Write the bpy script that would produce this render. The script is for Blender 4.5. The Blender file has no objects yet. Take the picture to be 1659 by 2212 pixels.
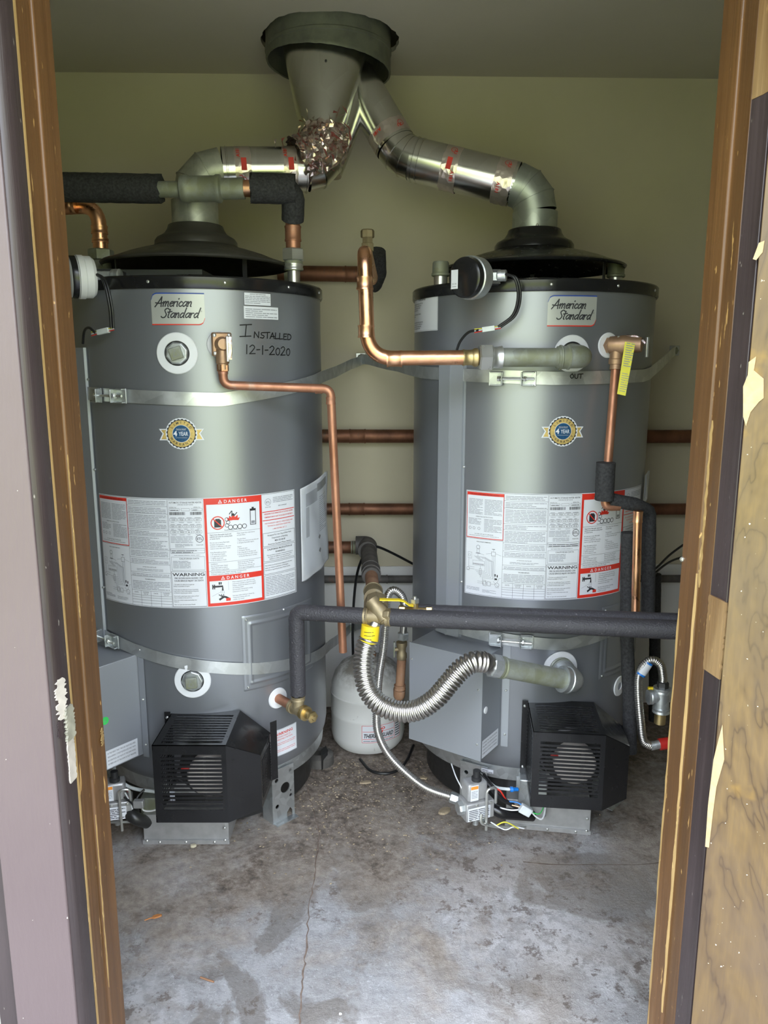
import bpy, math, random
from mathutils import Vector, Matrix
random.seed(7)
V = Vector
pi = math.pi
SC = bpy.context.scene
COL = SC.collection
# ------------------------------------------------------------------ camera
PITCH = math.radians(10.9); CAMZ = 1.33; FPX = 1661.0; W, HH = 1659, 2212
cam = bpy.data.cameras.new('camera'); camo = bpy.data.objects.new('camera', cam); COL.objects.link(camo)
cam.sensor_fit = 'VERTICAL'; cam.sensor_height = 24.0; cam.lens = 24.0 * FPX / HH
cam.clip_start = 0.02
camo.location = (0, 0, CAMZ); camo.rotation_euler = (pi / 2 - PITCH, 0, 0)
SC.camera = camo
# ------------------------------------------------------------------ world, sun, exposure
w = bpy.data.worlds.new('world'); SC.world = w; w.use_nodes = True
nt = w.node_tree; nt.nodes.clear()
wo = nt.nodes.new('ShaderNodeOutputWorld'); bg = nt.nodes.new('ShaderNodeBackground')
tc = nt.nodes.new('ShaderNodeTexCoord'); sep = nt.nodes.new('ShaderNodeSeparateXYZ'); cr = nt.nodes.new('ShaderNodeValToRGB')
cr.color_ramp.elements[0].position = 0.0; cr.color_ramp.elements[0].color = (0.27, 0.29, 0.235, 1)      # treeline round the garden
cr.color_ramp.elements[1].position = 1.0; cr.color_ramp.elements[1].color = (0.88, 0.94, 1.05, 1)      # overcast sky, brightest overhead
for p_, c_ in ((.22, (0.31, 0.33, 0.275, 1)), (.36, (0.64, 0.71, 0.82, 1))):
    e_ = cr.color_ramp.elements.new(p_); e_.color = c_
nt.links.new(tc.outputs['Generated'], sep.inputs[0]); nt.links.new(sep.outputs['Z'], cr.inputs[0])
nt.links.new(cr.outputs[0], bg.inputs[0]); nt.links.new(bg.outputs[0], wo.inputs[0])
bg.inputs[1].default_value = 7.0
sl = bpy.data.lights.new('sun', 'SUN'); so = bpy.data.objects.new('sun', sl); COL.objects.link(so)
sl.energy = 6.5; sl.angle = 0.03; sl.color = (1.0, 0.94, 0.82)
so.rotation_euler = (math.radians(-38), math.radians(12), 0)      # comes from behind the building, high
so.location = (0, 6, 9)
vs = SC.view_settings; SC.display_settings.display_device = 'sRGB'
vs.view_transform = 'Standard'; vs.look = 'None'; vs.gamma = 1.0; vs.use_curve_mapping = False
vs.exposure = 0.70

# ------------------------------------------------------------------ helpers
def ray(px, py):
    a = (px - 829.5) / FPX; b = -(py - 1106) / FPX
    return V((a, math.cos(PITCH) + b * math.sin(PITCH), -math.sin(PITCH) + b * math.cos(PITCH)))
def P(px, py, Y):
    d = ray(px, py); t = Y / d.y
    return V((d.x * t, Y, CAMZ + d.z * t))
def PZ(px, py, z=0.0):
    d = ray(px, py); t = (z - CAMZ) / d.z
    return V((d.x * t, d.y * t, z))
def px2m(n, p):                      # n pixels at world point p -> metres
    q = p - V((0, 0, CAMZ)); f = q.y * math.cos(PITCH) - q.z * math.sin(PITCH)
    return n * f / FPX

class MB:
    def __init__(s): s.v = []; s.f = []; s.m = []
    def add(s, vs_, fs, m=0):
        o = len(s.v); s.v += [V(x) for x in vs_]
        for f in fs: s.f.append([i + o for i in f]); s.m.append(m)
        return s
    def box(s, c, size, ax=None, m=0):
        c = V(c); ax = ax or (V((1, 0, 0)), V((0, 1, 0)), V((0, 0, 1)))
        hx, hy, hz = [k / 2 for k in size]
        vv = [c + ax[0] * (hx * i) + ax[1] * (hy * j) + ax[2] * (hz * k) for k in (-1, 1) for j in (-1, 1) for i in (-1, 1)]
        return s.add(vv, [(0, 2, 3, 1), (4, 5, 7, 6), (0, 1, 5, 4), (2, 6, 7, 3), (0, 4, 6, 2), (1, 3, 7, 5)], m)
    def prism(s, poly, z0, z1, m=0):             # plan polygon counter-clockwise, extruded up
        n = len(poly)
        zz0 = z0 if hasattr(z0, '__len__') else [z0] * n
        zz1 = z1 if hasattr(z1, '__len__') else [z1] * n
        vv = [(p[0], p[1], z) for p, z in zip(poly, zz0)] + [(p[0], p[1], z) for p, z in zip(poly, zz1)]
        fs = [tuple(range(n))[::-1], tuple(range(n, 2 * n))] + [(i, (i + 1) % n, (i + 1) % n + n, i + n) for i in range(n)]
        return s.add(vv, fs, m)
    def slab(s, quad, nrm, th, m=0):             # any planar polygon thickened along nrm
        n = len(quad); nrm = V(nrm)
        vv = [V(q) for q in quad] + [V(q) + nrm * th for q in quad]
        return s.add(vv, [tuple(range(n))[::-1], tuple(range(n, 2 * n))] + [(i, (i + 1) % n, (i + 1) % n + n, i + n) for i in range(n)], m)
    def tube(s, pts, r, n=16, caps=True, m=0, rf=None):
        pts = [V(p) for p in pts]; N = len(pts)
        T = []
        for i in range(N):
            a = pts[max(i - 1, 0)]; b = pts[min(i + 1, N - 1)]
            t1 = (pts[i] - a); t2 = (b - pts[i])
            t = (t1.normalized() if t1.length > 1e-9 else V()) + (t2.normalized() if t2.length > 1e-9 else V())
            T.append(t.normalized())
        up = V((0, 0, 1)) if abs(T[0].z) < .9 else V((1, 0, 0))
        u = T[0].cross(up).normalized(); vv = []
        for i in range(N):
            u = (u - T[i] * u.dot(T[i])).normalized(); w_ = T[i].cross(u)
            rr = rf(i) if rf else r
            for k in range(n):
                a = 2 * pi * k / n; vv.append(pts[i] + (u * math.cos(a) + w_ * math.sin(a)) * rr)
        fs = [(i * n + k, i * n + (k + 1) % n, (i + 1) * n + (k + 1) % n, (i + 1) * n + k) for i in range(N - 1) for k in range(n)]
        if caps: fs += [tuple(range(n))[::-1], tuple(range((N - 1) * n, N * n))]
        return s.add(vv, fs, m)
    def lathe(s, prof, o, ax=(0, 0, 1), n=32, caps=True, m=0, a0=0.0):
        o = V(o); ax = V(ax).normalized(); up = V((0, 0, 1)) if abs(ax.z) < .9 else V((1, 0, 0))
        u = ax.cross(up).normalized(); w_ = ax.cross(u); N = len(prof)
        vv = [o + ax * h + (u * math.cos(a0 + 2 * pi * k / n) + w_ * math.sin(a0 + 2 * pi * k / n)) * r for r, h in prof for k in range(n)]
        fs = [(i * n + k, i * n + (k + 1) % n, (i + 1) * n + (k + 1) % n, (i + 1) * n + k) for i in range(N - 1) for k in range(n)]
        if caps: fs += [tuple(range(n))[::-1], tuple(range((N - 1) * n, N * n))]
        return s.add(vv, fs, m)
    def ball(s, c, r, n=16, m=0, sq=(1, 1, 1)):
        prof = [(max(r * math.sin(pi * i / 10), 1e-4), -r * math.cos(pi * i / 10)) for i in range(11)]
        o = len(s.v); s.lathe(prof, (0, 0, 0), (0, 0, 1), n, True, m)
        for i in range(o, len(s.v)): s.v[i] = V(c) + V([s.v[i][k] * sq[k] for k in range(3)])
        return s
    def grid(s, fn, nu, nv, m=0):
        vv = [fn(i / nu, j / nv) for j in range(nv + 1) for i in range(nu + 1)]
        return s.add(vv, [(j * (nu + 1) + i, j * (nu + 1) + i + 1, (j + 1) * (nu + 1) + i + 1, (j + 1) * (nu + 1) + i) for j in range(nv) for i in range(nu)], m)

def fillet(pts, rad, n=6):
    pts = [V(p) for p in pts]; out = [pts[0]]
    for i in range(1, len(pts) - 1):
        a, b, c = pts[i - 1], pts[i], pts[i + 1]
        d1 = (a - b); d2 = (c - b); l1, l2 = d1.length, d2.length; d1.normalize(); d2.normalize()
        ang = d1.angle(d2)
        r = rad[i - 1] if hasattr(rad, '__len__') else rad
        t = min(r / max(math.tan(ang / 2), 1e-3), l1 * .49, l2 * .49)
        for k in range(n + 1):
            s = k / n
            out.append((b + d1 * t) * (1 - s) ** 2 + b * (2 * s * (1 - s)) + (b + d2 * t) * s * s)
    out.append(pts[-1]); return out
def spline(pts, n=8):
    pts = [V(p) for p in pts]; q = [pts[0] * 2 - pts[1]] + pts + [pts[-1] * 2 - pts[-2]]; out = []
    for i in range(1, len(q) - 2):
        a, b, c, d = q[i - 1:i + 3]
        for k in range(n):
            t = k / n
            out.append(.5 * ((2 * b) + (c - a) * t + (2 * a - 5 * b + 4 * c - d) * t * t + (3 * b - a - 3 * c + d) * t ** 3))
    out.append(pts[-1]); return out
def resample(pts, step):
    out = [pts[0]]; acc = 0
    for a, b in zip(pts, pts[1:]):
        L = (b - a).length; d = step - acc
        while d <= L:
            out.append(a.lerp(b, d / L)); d += step
        acc = L - (d - step)
    return out
def corrugated(mb, pts, r, pitch=.011, depth=.004, n=20):
    q = resample(pts, pitch / 4)
    pat = (0, .85, 1, .85)
    return mb.tube(q, r, n, True, 0, lambda i: r - depth + depth * pat[i % 4])

def world_loc(o):
    p = V((0, 0, 0))
    while o is not None: p = p + o.location; o = o.parent
    return p
def ob(name, mb, mats, parent=None, bevel=0, sharp=35, origin=None, base=False, smooth=True):
    if not isinstance(mats, (list, tuple)): mats = [mats]
    lo = V([min(p[k] for p in mb.v) for k in range(3)]); hi = V([max(p[k] for p in mb.v) for k in range(3)])
    o_ = V(origin) if origin is not None else (lo + hi) / 2
    if base: o_.z = lo.z
    me = bpy.data.meshes.new(name); me.from_pydata([tuple(p - o_) for p in mb.v], [], mb.f)
    for mm in mats: me.materials.append(mm)
    if len(mats) > 1: me.polygons.foreach_set('material_index', mb.m)
    if smooth:
        me.polygons.foreach_set('use_smooth', [True] * len(me.polygons))
        me.set_sharp_from_angle(angle=math.radians(sharp))
    me.update()
    o = bpy.data.objects.new(name, me); COL.objects.link(o)
    if parent is not None: o.parent = parent; o.location = o_ - world_loc(parent)
    else: o.location = o_
    if bevel:
        b = o.modifiers.new('bevel', 'BEVEL'); b.width = bevel; b.segments = 2; b.limit_method = 'ANGLE'; b.harden_normals = False
    return o
def thing(name, loc, label, cat, group=None):
    o = bpy.data.objects.new(name, None); COL.objects.link(o); o.location = loc; o.empty_display_size = .05
    o['label'] = label; o['category'] = cat
    if group: o['group'] = group
    return o
def tag(o, label, cat, group=None):
    o['label'] = label; o['category'] = cat
    if group: o['group'] = group
    return o
def struct(o, label=None, cat=None):
    o['kind'] = 'structure'
    if label: o['label'] = label
    if cat: o['category'] = cat
    return o

# ------------------------------------------------------------------ materials
class NT:
    def __init__(s, name):
        s.m = bpy.data.materials.new(name); s.m.use_nodes = True; s.t = s.m.node_tree; s.b = s.t.nodes['Principled BSDF']
        s.tc = s.t.nodes.new('ShaderNodeTexCoord'); s.co = s.tc.outputs['Object']
    def mapping(s, scale=(1, 1, 1), rot=(0, 0, 0), loc=(0, 0, 0), src=None):
        n = s.t.nodes.new('ShaderNodeMapping'); n.inputs['Scale'].default_value = scale; n.inputs['Rotation'].default_value = rot; n.inputs['Location'].default_value = loc
        s.t.links.new(src or s.co, n.inputs[0]); return n.outputs[0]
    def noise(s, scale, detail=4, rough=.5, vec=None, dist=0.0, out='Fac'):
        n = s.t.nodes.new('ShaderNodeTexNoise'); n.inputs['Scale'].default_value = scale; n.inputs['Detail'].default_value = detail
        n.inputs['Roughness'].default_value = rough; n.inputs['Distortion'].default_value = dist
        s.t.links.new(vec or s.co, n.inputs['Vector']); return n.outputs[out]
    def voro(s, scale, vec=None, feat='F1', out='Distance'):
        n = s.t.nodes.new('ShaderNodeTexVoronoi'); n.inputs['Scale'].default_value = scale; n.feature = feat
        s.t.links.new(vec or s.co, n.inputs['Vector']); return n.outputs[out]
    def ramp(s, fac, stops):
        n = s.t.nodes.new('ShaderNodeValToRGB'); e = n.color_ramp.elements
        while len(e) < len(stops): e.new(.5)
        for k, (p, c) in enumerate(stops):
            e[k].position = p; e[k].color = (c, c, c, 1) if not hasattr(c, '__len__') else (*c[:3], 1)
        s.t.links.new(fac, n.inputs[0]); return n.outputs[0]
    def mix(s, f, a, b, mode='MIX'):
        n = s.t.nodes.new('ShaderNodeMix'); n.data_type = 'RGBA'; n.blend_type = mode
        for k, x in ((0, f), (6, a), (7, b)):
            if isinstance(x, (int, float)): n.inputs[k].default_value = x if k == 0 else (x, x, x, 1)
            elif isinstance(x, tuple): n.inputs[k].default_value = (*x[:3], 1)
            else: s.t.links.new(x, n.inputs[k])
        return n.outputs[2]
    def math(s, op, a, b=0.0, c=0.0):
        n = s.t.nodes.new('ShaderNodeMath'); n.operation = op
        for k, x in enumerate((a, b, c)):
            if isinstance(x, (int, float)): n.inputs[k].default_value = x
            else: s.t.links.new(x, n.inputs[k])
        return n.outputs[0]
    def xyz(s, src=None):
        n = s.t.nodes.new('ShaderNodeSeparateXYZ'); s.t.links.new(src or s.co, n.inputs[0]); return n.outputs
    def bump(s, h, strength=.3, dist=.002):
        n = s.t.nodes.new('ShaderNodeBump'); n.inputs['Strength'].default_value = strength; n.inputs['Distance'].default_value = dist
        s.t.links.new(h, n.inputs['Height']); s.t.links.new(n.outputs[0], s.b.inputs['Normal'])
    def set(s, col=None, rough=None, metal=None, spec=None):
        for k, x in (('Base Color', col), ('Roughness', rough), ('Metallic', metal), ('Specular IOR Level', spec)):
            if x is None: continue
            if isinstance(x, (int, float)): s.b.inputs[k].default_value = x if k != 'Base Color' else (x, x, x, 1)
            elif isinstance(x, tuple): s.b.inputs[k].default_value = (*x[:3], 1)
            else: s.t.links.new(x, s.b.inputs[k])
        return s
def simple(name, col, rough=.5, metal=0.0, var=.12, sc=30, bump=0, bsc=200):
    n = NT(name); f = n.noise(sc, 4)
    a = tuple(c * (1 - var) for c in col); b = tuple(min(c * (1 + var), 1) for c in col)
    n.set(n.ramp(f, [(.3, a), (.7, b)]), n.ramp(n.noise(sc * 2.3), [(.3, max(rough - .05, .02)), (.7, min(rough + .07, 1))]), metal)
    if bump: n.bump(n.noise(bsc, 3), bump)
    return n.m
M = {}
n = NT('tank_grey_paint'); n.set((.275, .288, .312), .36, .62); M['tank'] = n.m
n = NT('panel_grey_paint'); n.set((.34, .36, .39), .42, .4); M['panel'] = n.m
M['black'] = simple('black_enamel', (.012, .012, .013), .22, 0, .1, 20)
M['blackmatte'] = simple('black_matte', (.02, .02, .021), .5, 0, .15, 20)
M['hoodgrey'] = simple('dusty_black_hood', (.045, .042, .036), .42, 0, .2, 9)
def galv(name, base, rough, sc=55, metal=.85, dirt=None, amt=.5):
    n = NT(name); v = n.voro(sc, out='Color'); s_ = n.ramp(v, [(.2, tuple(c * (.93 if sc < 20 else .80) for c in base)), (.8, base)])
    if dirt: s_ = n.mix(n.ramp(n.noise(14, 6, .6), [(.42, 0.0), (.62, amt)]), s_, dirt)
    n.set(s_, n.ramp(n.noise(20), [(.3, rough), (.7, rough + (.15 if sc > 20 else .02))]), metal); return n.m
M['galv'] = galv('galvanised_steel', (.62, .65, .66), .32)
M['strap'] = galv('galvanised_strap', (.70, .72, .73), .32, 25, .8, (.42, .44, .45), .5)
M['galvdull'] = galv('dull_galvanised', (.36, .38, .34), .5, 40, .5, (.25, .26, .16), .8)
M['sleeve'] = galv('weathered_sleeve', (.13, .135, .11), .5, 9, .4, (.22, .23, .17), .6)
M['duct'] = galv('duct_metal', (.74, .74, .69), .22, 14, 1.0)
M['ductold'] = galv('dull_duct', (.42, .45, .42), .36, 30, .75)
M['collar'] = galv('stained_collar', (.36, .37, .33), .45, 20, .6, (.55, .56, .5), .7)
n = NT('foil_tape'); cr_ = n.voro(38, n.mapping((1, 1, 1), src=n.noise(9, 5, out='Color')), out='Distance')
n.set((.66, .58, .54), .3, .8); n.bump(n.voro(60), .5, .004); M['foil'] = n.m
M['foilred'] = simple('foil_red_print', (.34, .10, .08), .35, .5)
n = NT('crumpled_foil'); nn = n.noise(45, 6, .7, dist=1.5)
n.set(n.ramp(nn, [(.35, (.42, .18, .15)), (.45, (.62, .50, .46)), (.7, (.82, .76, .72))]), .22, .9); n.bump(n.voro(30), .6, .008); M['foilc'] = n.m
def copper(name, a, b, rough, metal=.9, c=None):
    n = NT(name); f = n.noise(18, 6, .6, n.mapping((1, 1, .5)))
    st = [(.3, a), (.62, b)] + ([(.75, c)] if c else [])
    n.set(n.ramp(f, st), n.ramp(n.noise(30), [(.3, rough), (.7, rough + .2)]), metal); n.bump(n.noise(120), .08); return n.m
M['copper'] = copper('bright_copper', (.80, .38, .20), (.88, .50, .30), .24, 1.0, (.70, .36, .26))
M['copperold'] = copper('aged_copper', (.36, .16, .09), (.50, .25, .16), .42, .8, (.50, .38, .30))
M['copperdark'] = copper('dark_copper', (.14, .065, .04), (.24, .11, .065), .45, .7, (.12, .10, .08))
M['brass'] = copper('brass', (.48, .36, .16), (.62, .48, .24), .3, .95)
M['brassold'] = copper('old_brass', (.24, .19, .11), (.38, .31, .19), .45, .7, (.40, .38, .30))
M['bronze'] = copper('bronze', (.33, .20, .12), (.46, .30, .19), .42, .75)
M['stub'] = simple('brushed_stub', (.34, .33, .31), .28, .9, .05, 10)
M['rust'] = copper('rusty_pipe', (.20, .095, .05), (.34, .19, .11), .75, .15, (.28, .26, .24))
M['iron'] = copper('grimy_iron_pipe', (.07, .065, .06), (.15, .14, .13), .6, .4, (.25, .12, .08))
n = NT('stainless_corrugated'); n.set((.58, .56, .53), .30, 1.0); M['steel'] = n.m
M['zinc'] = simple('zinc_plated', (.66, .67, .64), .3, .85, .05, 12)
M['foam'] = simple('black_foam_insulation', (.030, .030, .032), .85, 0, .5, 160, .6, 260)
n = NT('gritty_black_foam'); sp = n.ramp(n.voro(110), [(.12, 1.0), (.24, 0.0)]); k_ = n.ramp(n.noise(60), [(.5, 0.0), (.65, .8)])
n.set(n.mix(n.math('MULTIPLY', sp, k_), (.045, .043, .05), (.20, .19, .20)), .55); n.bump(n.noise(230, 4), .8, .003); M['grit'] = n.m
M['rubber'] = simple('black_cable', (.012, .012, .013), .4, 0, .1, 40)
M['white'] = simple('white_plastic', (.74, .75, .77), .4, 0, .03, 20)
M['paper'] = simple('label_white', (.70, .72, .76), .38, 0, .02, 8)
M['silverlabel'] = simple('logo_silver', (.46, .47, .44), .35, .3, .03, 8)
M['ink'] = simple('black_print', (.025, .025, .03), .5)
M['inkg'] = simple('grey_print', (.24, .25, .28), .5)
M['inkr'] = simple('red_print', (.66, .035, .02), .42, 0, .04)
M['inkb'] = simple('blue_print', (.02, .06, .30), .45)
M['seal_blue'] = simple('seal_blue', (.012, .07, .16), .35, 0, .35, 120)
M['gold'] = simple('seal_gold', (.62, .45, .15), .35, .25, .2, 90)
M['yellow'] = simple('yellow_tag', (.85, .62, .02), .45, 0, .05)
M['ytag'] = simple('pale_yellow_tag', (.72, .66, .06), .5, 0, .06)
M['orange'] = simple('orange_print', (.85, .30, .04), .5)
M['green'] = simple('green_sticker', (.05, .60, .12), .5)
M['red'] = simple('red_plastic', (.42, .02, .015), .35)
M['blue'] = simple('blue_fitting', (.01, .18, .62), .35)
M['marker'] = simple('marker_ink', (.008, .008, .01), .4)
M['motorgrey'] = simple('cast_grey', (.44, .44, .44), .4, .5, .1, 40)
M['fanface'] = simple('fan_scroll', (.60, .55, .51), .6, .1, .08, 20)
M['clear'] = simple('milky_plastic', (.62, .66, .66), .35)
n = NT('plastic_pouch'); n.set((.8, .82, .85), .08); n.b.inputs['Transmission Weight'].default_value = .75; n.b.inputs['IOR'].default_value = 1.2
n.bump(n.noise(40, 3), .4, .003); M['pouch'] = n.m
# expansion tank: white with grime on the dome
n = NT('expansion_tank_white'); z_ = n.xyz()[2]
g = n.math('MULTIPLY', n.ramp(n.noise(14, 8, .7), [(.38, 0.0), (.55, 1.0)]), n.ramp(z_, [(.07, 0.0), (.13, 1.0)]))
g2 = n.ramp(n.noise(30, 6, .7, dist=1), [(.66, 0.0), (.72, .7)])
c_ = n.mix(n.math('MAXIMUM', g, g2), (.68, .68, .66), (.24, .22, .19))
n.set(c_, .4); M['exptank'] = n.m
# walls / ceiling
def paint(name, col, sc=3):
    n = NT(name)
    c = n.mix(n.ramp(n.noise(sc, 5, .6), [(.35, 0.0), (.7, .5)]), col, tuple(x * .86 for x in col))
    c = n.mix(n.ramp(n.voro(7), [(.0, .55), (.012, 0.0)]), c, (.2, .18, .14))
    n.set(c, .75); n.bump(n.noise(90, 4), .12, .002); return n.m
M['wall'] = paint('wall_paint', (.55, .50, .37))
M['ceiling'] = paint('ceiling_paint', (.50, .46, .37), 2)
M['panelwall'] = paint('lower_wall_paint', (.74, .73, .70))
M['siding'] = paint('exterior_siding', (.34, .34, .30))
M['dark'] = simple('attic_dark', (.02, .018, .015), .9)
M['roof'] = simple('roof_board', (.16, .12, .09), .85)
# wood jamb
def wood(name, a, b, chip, chipamt=.0, gloss=.4, low_col=None):
    n = NT(name); mp = n.mapping((60, 60, 1.6)); f = n.noise(1.0, 6, .6, mp, .6)
    c = n.ramp(f, [(.25, a), (.75, b)])
    blot = n.ramp(n.noise(3.2, 5, .6, n.mapping((3, 3, .8))), [(.35, .0), (.7, .6)])
    c = n.mix(blot, c, tuple(x * .55 for x in a))
    if low_col:      # lighter tan mixed in towards the bottom, with a ragged edge
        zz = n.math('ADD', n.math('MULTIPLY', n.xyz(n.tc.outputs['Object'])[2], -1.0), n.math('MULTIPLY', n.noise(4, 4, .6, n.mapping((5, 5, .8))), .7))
        c = n.mix(n.ramp(zz, [(.10, 0.0), (.42, .85)]), c, n.ramp(f, [(.25, low_col), (.75, tuple(x * 1.25 for x in low_col))]))
    ch = n.ramp(n.noise(9, 6, .62, n.mapping((7, 7, .9)), .4), [(.66 - chipamt, 0.0), (.675 - chipamt, 1.0)])
    c = n.mix(ch, c, chip)
    spec = n.ramp(n.noise(120, 2, .5, n.mapping((1, 1, .35))), [(.72, 0.0), (.76, .8)])
    c = n.mix(spec, c, tuple(min(x * 1.2, 1) for x in chip))
    n.set(c, gloss); n.bump(f, .5, .003); return n
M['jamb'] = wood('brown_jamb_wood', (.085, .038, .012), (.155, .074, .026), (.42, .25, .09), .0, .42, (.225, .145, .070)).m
M['jamblight'] = wood('worn_light_wood', (.30, .19, .07), (.42, .28, .12), (.55, .38, .16), .05, .5).m
n = wood('purple_brown_paint', (.030, .021, .022), (.052, .037, .039), (.20, .18, .16), -.045, .36)
M['purple'] = n.m
n = NT('casing_paint'); c = n.mix(n.ramp(n.noise(2.5, 4), [(.3, 0.0), (.7, .6)]), (.090, .064, .068), (.112, .084, .087))
c = n.mix(n.ramp(n.noise(7, 8, .8), [(.66, 0.0), (.69, .5)]), c, (.16, .135, .13))
c = n.mix(n.ramp(n.noise(70, 3, .6), [(.72, 0.0), (.75, 1.0)]), c, (.55, .52, .48))
n.set(c, .42); n.bump(n.noise(50, 4, .6, n.mapping((2, 2, .4))), .4, .003); M['casing'] = n.m
M['bare'] = simple('bare_patch', (.42, .38, .34), .7, 0, .15, 60)
M['putty'] = simple('grey_putty', (.26, .25, .20), .5, 0, .3, 50)
# plywood door: water-stained varnish with broad grain
n = NT('plywood_door'); mp = n.mapping((4.5, 4.5, 1.1)); w1 = n.noise(1.1, 5, .6, mp, .8)
rings = n.math('PINGPONG', n.math('MULTIPLY', w1, 11.0), .5)
c = n.ramp(rings, [(.0, (.055, .030, .012)), (.07, (.10, .060, .024)), (.45, (.145, .090, .034))])
fine = n.noise(1.0, 5, .7, n.mapping((220, 220, 6)))
c = n.mix(n.ramp(fine, [(.40, 0.0), (.8, .55)]), c, (.080, .052, .030))
c = n.mix(n.ramp(n.noise(3.0, 6, .65), [(.42, 0.0), (.66, .7)]), c, (.105, .072, .050))
c = n.mix(n.ramp(n.noise(2.6, 6, .6, n.mapping((1, 1, 1), loc=(4, 4, 9))), [(.54, 0.0), (.58, .8)]), c, (.24, .14, .030))
c = n.mix(n.ramp(n.noise(150, 2), [(.74, 0.0), (.75, .9)]), c, (.75, .68, .55))
n.set(c, .33); n.bump(fine, .2, .001); M['ply'] = n.m
M['torn'] = simple('torn_veneer', (.40, .29, .16), .7, 0, .12, 90, .6, 80)
# concrete floor
n = NT('stained_concrete'); X, Y_, Z = n.xyz()
base = n.ramp(n.noise(3.2, 8, .6), [(.3, (.33, .33, .335)), (.7, (.46, .46, .475))])
fine = n.noise(42, 8, .72)
base = n.mix(n.ramp(fine, [(.3, .55), (.55, 0.0)]), base, (.17, .165, .165))
base = n.mix(n.ramp(n.noise(150, 3, .6), [(.6, 0.0), (.72, .6)]), base, (.66, .67, .70))
# whitish scaling
scal = n.math('MULTIPLY', n.ramp(n.noise(2.6, 5, .6, n.mapping(loc=(3, 1, 0)), .6), [(.48, 0.0), (.62, 1.0)]), n.ramp(n.noise(30, 7, .7), [(.44, 0.0), (.52, 1.0)]))
base = n.mix(n.math('MULTIPLY', scal, .85), base, (.66, .66, .68))
# damp grey-brown patches
damp = n.ramp(n.noise(3.4, 7, .58, n.mapping(loc=(7.3, 2.2, 0)), .8), [(.53, 0.0), (.57, 1.0)])
base = n.mix(n.math('MULTIPLY', damp, .62), base, (.145, .125, .105))
base = n.mix(n.ramp(n.noise(1.9, 5, .6, n.mapping(loc=(9, 4, 1)), .5), [(.42, 0.0), (.62, .6)]), base, (.33, .275, .225))
spk = n.math('MULTIPLY', n.ramp(n.noise(26, 8, .75, n.mapping(loc=(2, 8, 0))), [(.56, 0.0), (.60, 1.0)]), n.ramp(n.noise(2.2, 4, .5, n.mapping(loc=(5, 0, 3))), [(.40, 0.0), (.55, 1.0)]))
base = n.mix(n.math('MULTIPLY', spk, .75), base, (.12, .092, .075))
# brown dirt, heavier towards the back of the shed
back = n.ramp(n.math('MULTIPLY_ADD', Y_, .9, n.math('MULTIPLY', X, -.25)), [(-.35, 0.0), (.25, 1.0)])
back = n.math('MULTIPLY_ADD', n.math('ADD', Y_, n.math('MULTIPLY', X, -.18)), 1.3, .12)
dn = n.noise(5.5, 9, .68, n.mapping(loc=(1.7, 5, 0)), .5)
tan = n.ramp(n.math('ADD', n.noise(3.1, 7, .62, n.mapping(loc=(6, 6, 2)), .4), n.math('MULTIPLY', back, .20)), [(.40, 0.0), (.57, .8)])
base = n.mix(tan, base, n.ramp(n.noise(38, 7, .7), [(.35, (.20, .16, .13)), (.6, (.42, .36, .30))]))
dirt = n.ramp(n.math('ADD', dn, n.math('MULTIPLY', back, .22)), [(.45, 0.0), (.60, 1.0)])
dcol = n.ramp(n.noise(48, 7, .75), [(.36, (.06, .046, .037)), (.5, (.20, .158, .125)), (.68, (.42, .37, .32))])
base = n.mix(n.math('MULTIPLY', dirt, .88), base, dcol)
n.set(base, n.ramp(n.noise(8), [(.3, .5), (.7, .8)]), 0, .4); n.bump(n.noise(60, 8, .78), .8, .008); M['floor'] = n.m
n = NT('lawn'); n.set(n.ramp(n.noise(6, 6, .7), [(.3, (.16, .19, .04)), (.7, (.28, .31, .09))]), .9); M['lawn'] = n.m
M['path'] = simple('outside_concrete', (.26, .26, .26), .85, 0, .15, 6, .2)
M['chip'] = simple('wood_chip', (.34, .27, .18), .8, 0, .3, 30)
M['leaf'] = simple('dry_leaf', (.42, .17, .05), .7)
M['stone'] = simple('pebble', (.55, .5, .36), .8)
M['crack'] = simple('crack_dirt', (.17, .125, .10), .95, 0, .4, 60)
M['housing'] = simple('dark_cavity_metal', (.05, .05, .05), .35, .6)

# ------------------------------------------------------------------ flat print (stickers) in metres, wrapped on a plane or cylinder
_tc = {}
def text2d(body, size=1.0, shear=0.0, bold=0.0, align='LEFT', sx=1.0):
    k = (body, shear, bold)
    if k not in _tc:
        cu = bpy.data.curves.new('t', 'FONT'); cu.body = body; cu.size = 1.0; cu.shear = shear; cu.offset = bold; cu.resolution_u = 2
        o = bpy.data.objects.new('t', cu); COL.objects.link(o); dg = bpy.context.evaluated_depsgraph_get()
        me = bpy.data.meshes.new_from_object(o.evaluated_get(dg))
        _tc[k] = ([(v.co.x, v.co.y) for v in me.vertices], [tuple(p.vertices) for p in me.polygons])
        bpy.data.objects.remove(o); bpy.data.curves.remove(cu); bpy.data.meshes.remove(me)
    vv, ff = _tc[k]
    if not vv: return [], []
    w_ = max(x for x, y in vv); ox = {'LEFT': 0, 'CENTER': -w_ / 2, 'RIGHT': -w_}[align]
    return [((x + ox) * size * sx, y * size) for x, y in vv], ff
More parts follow.
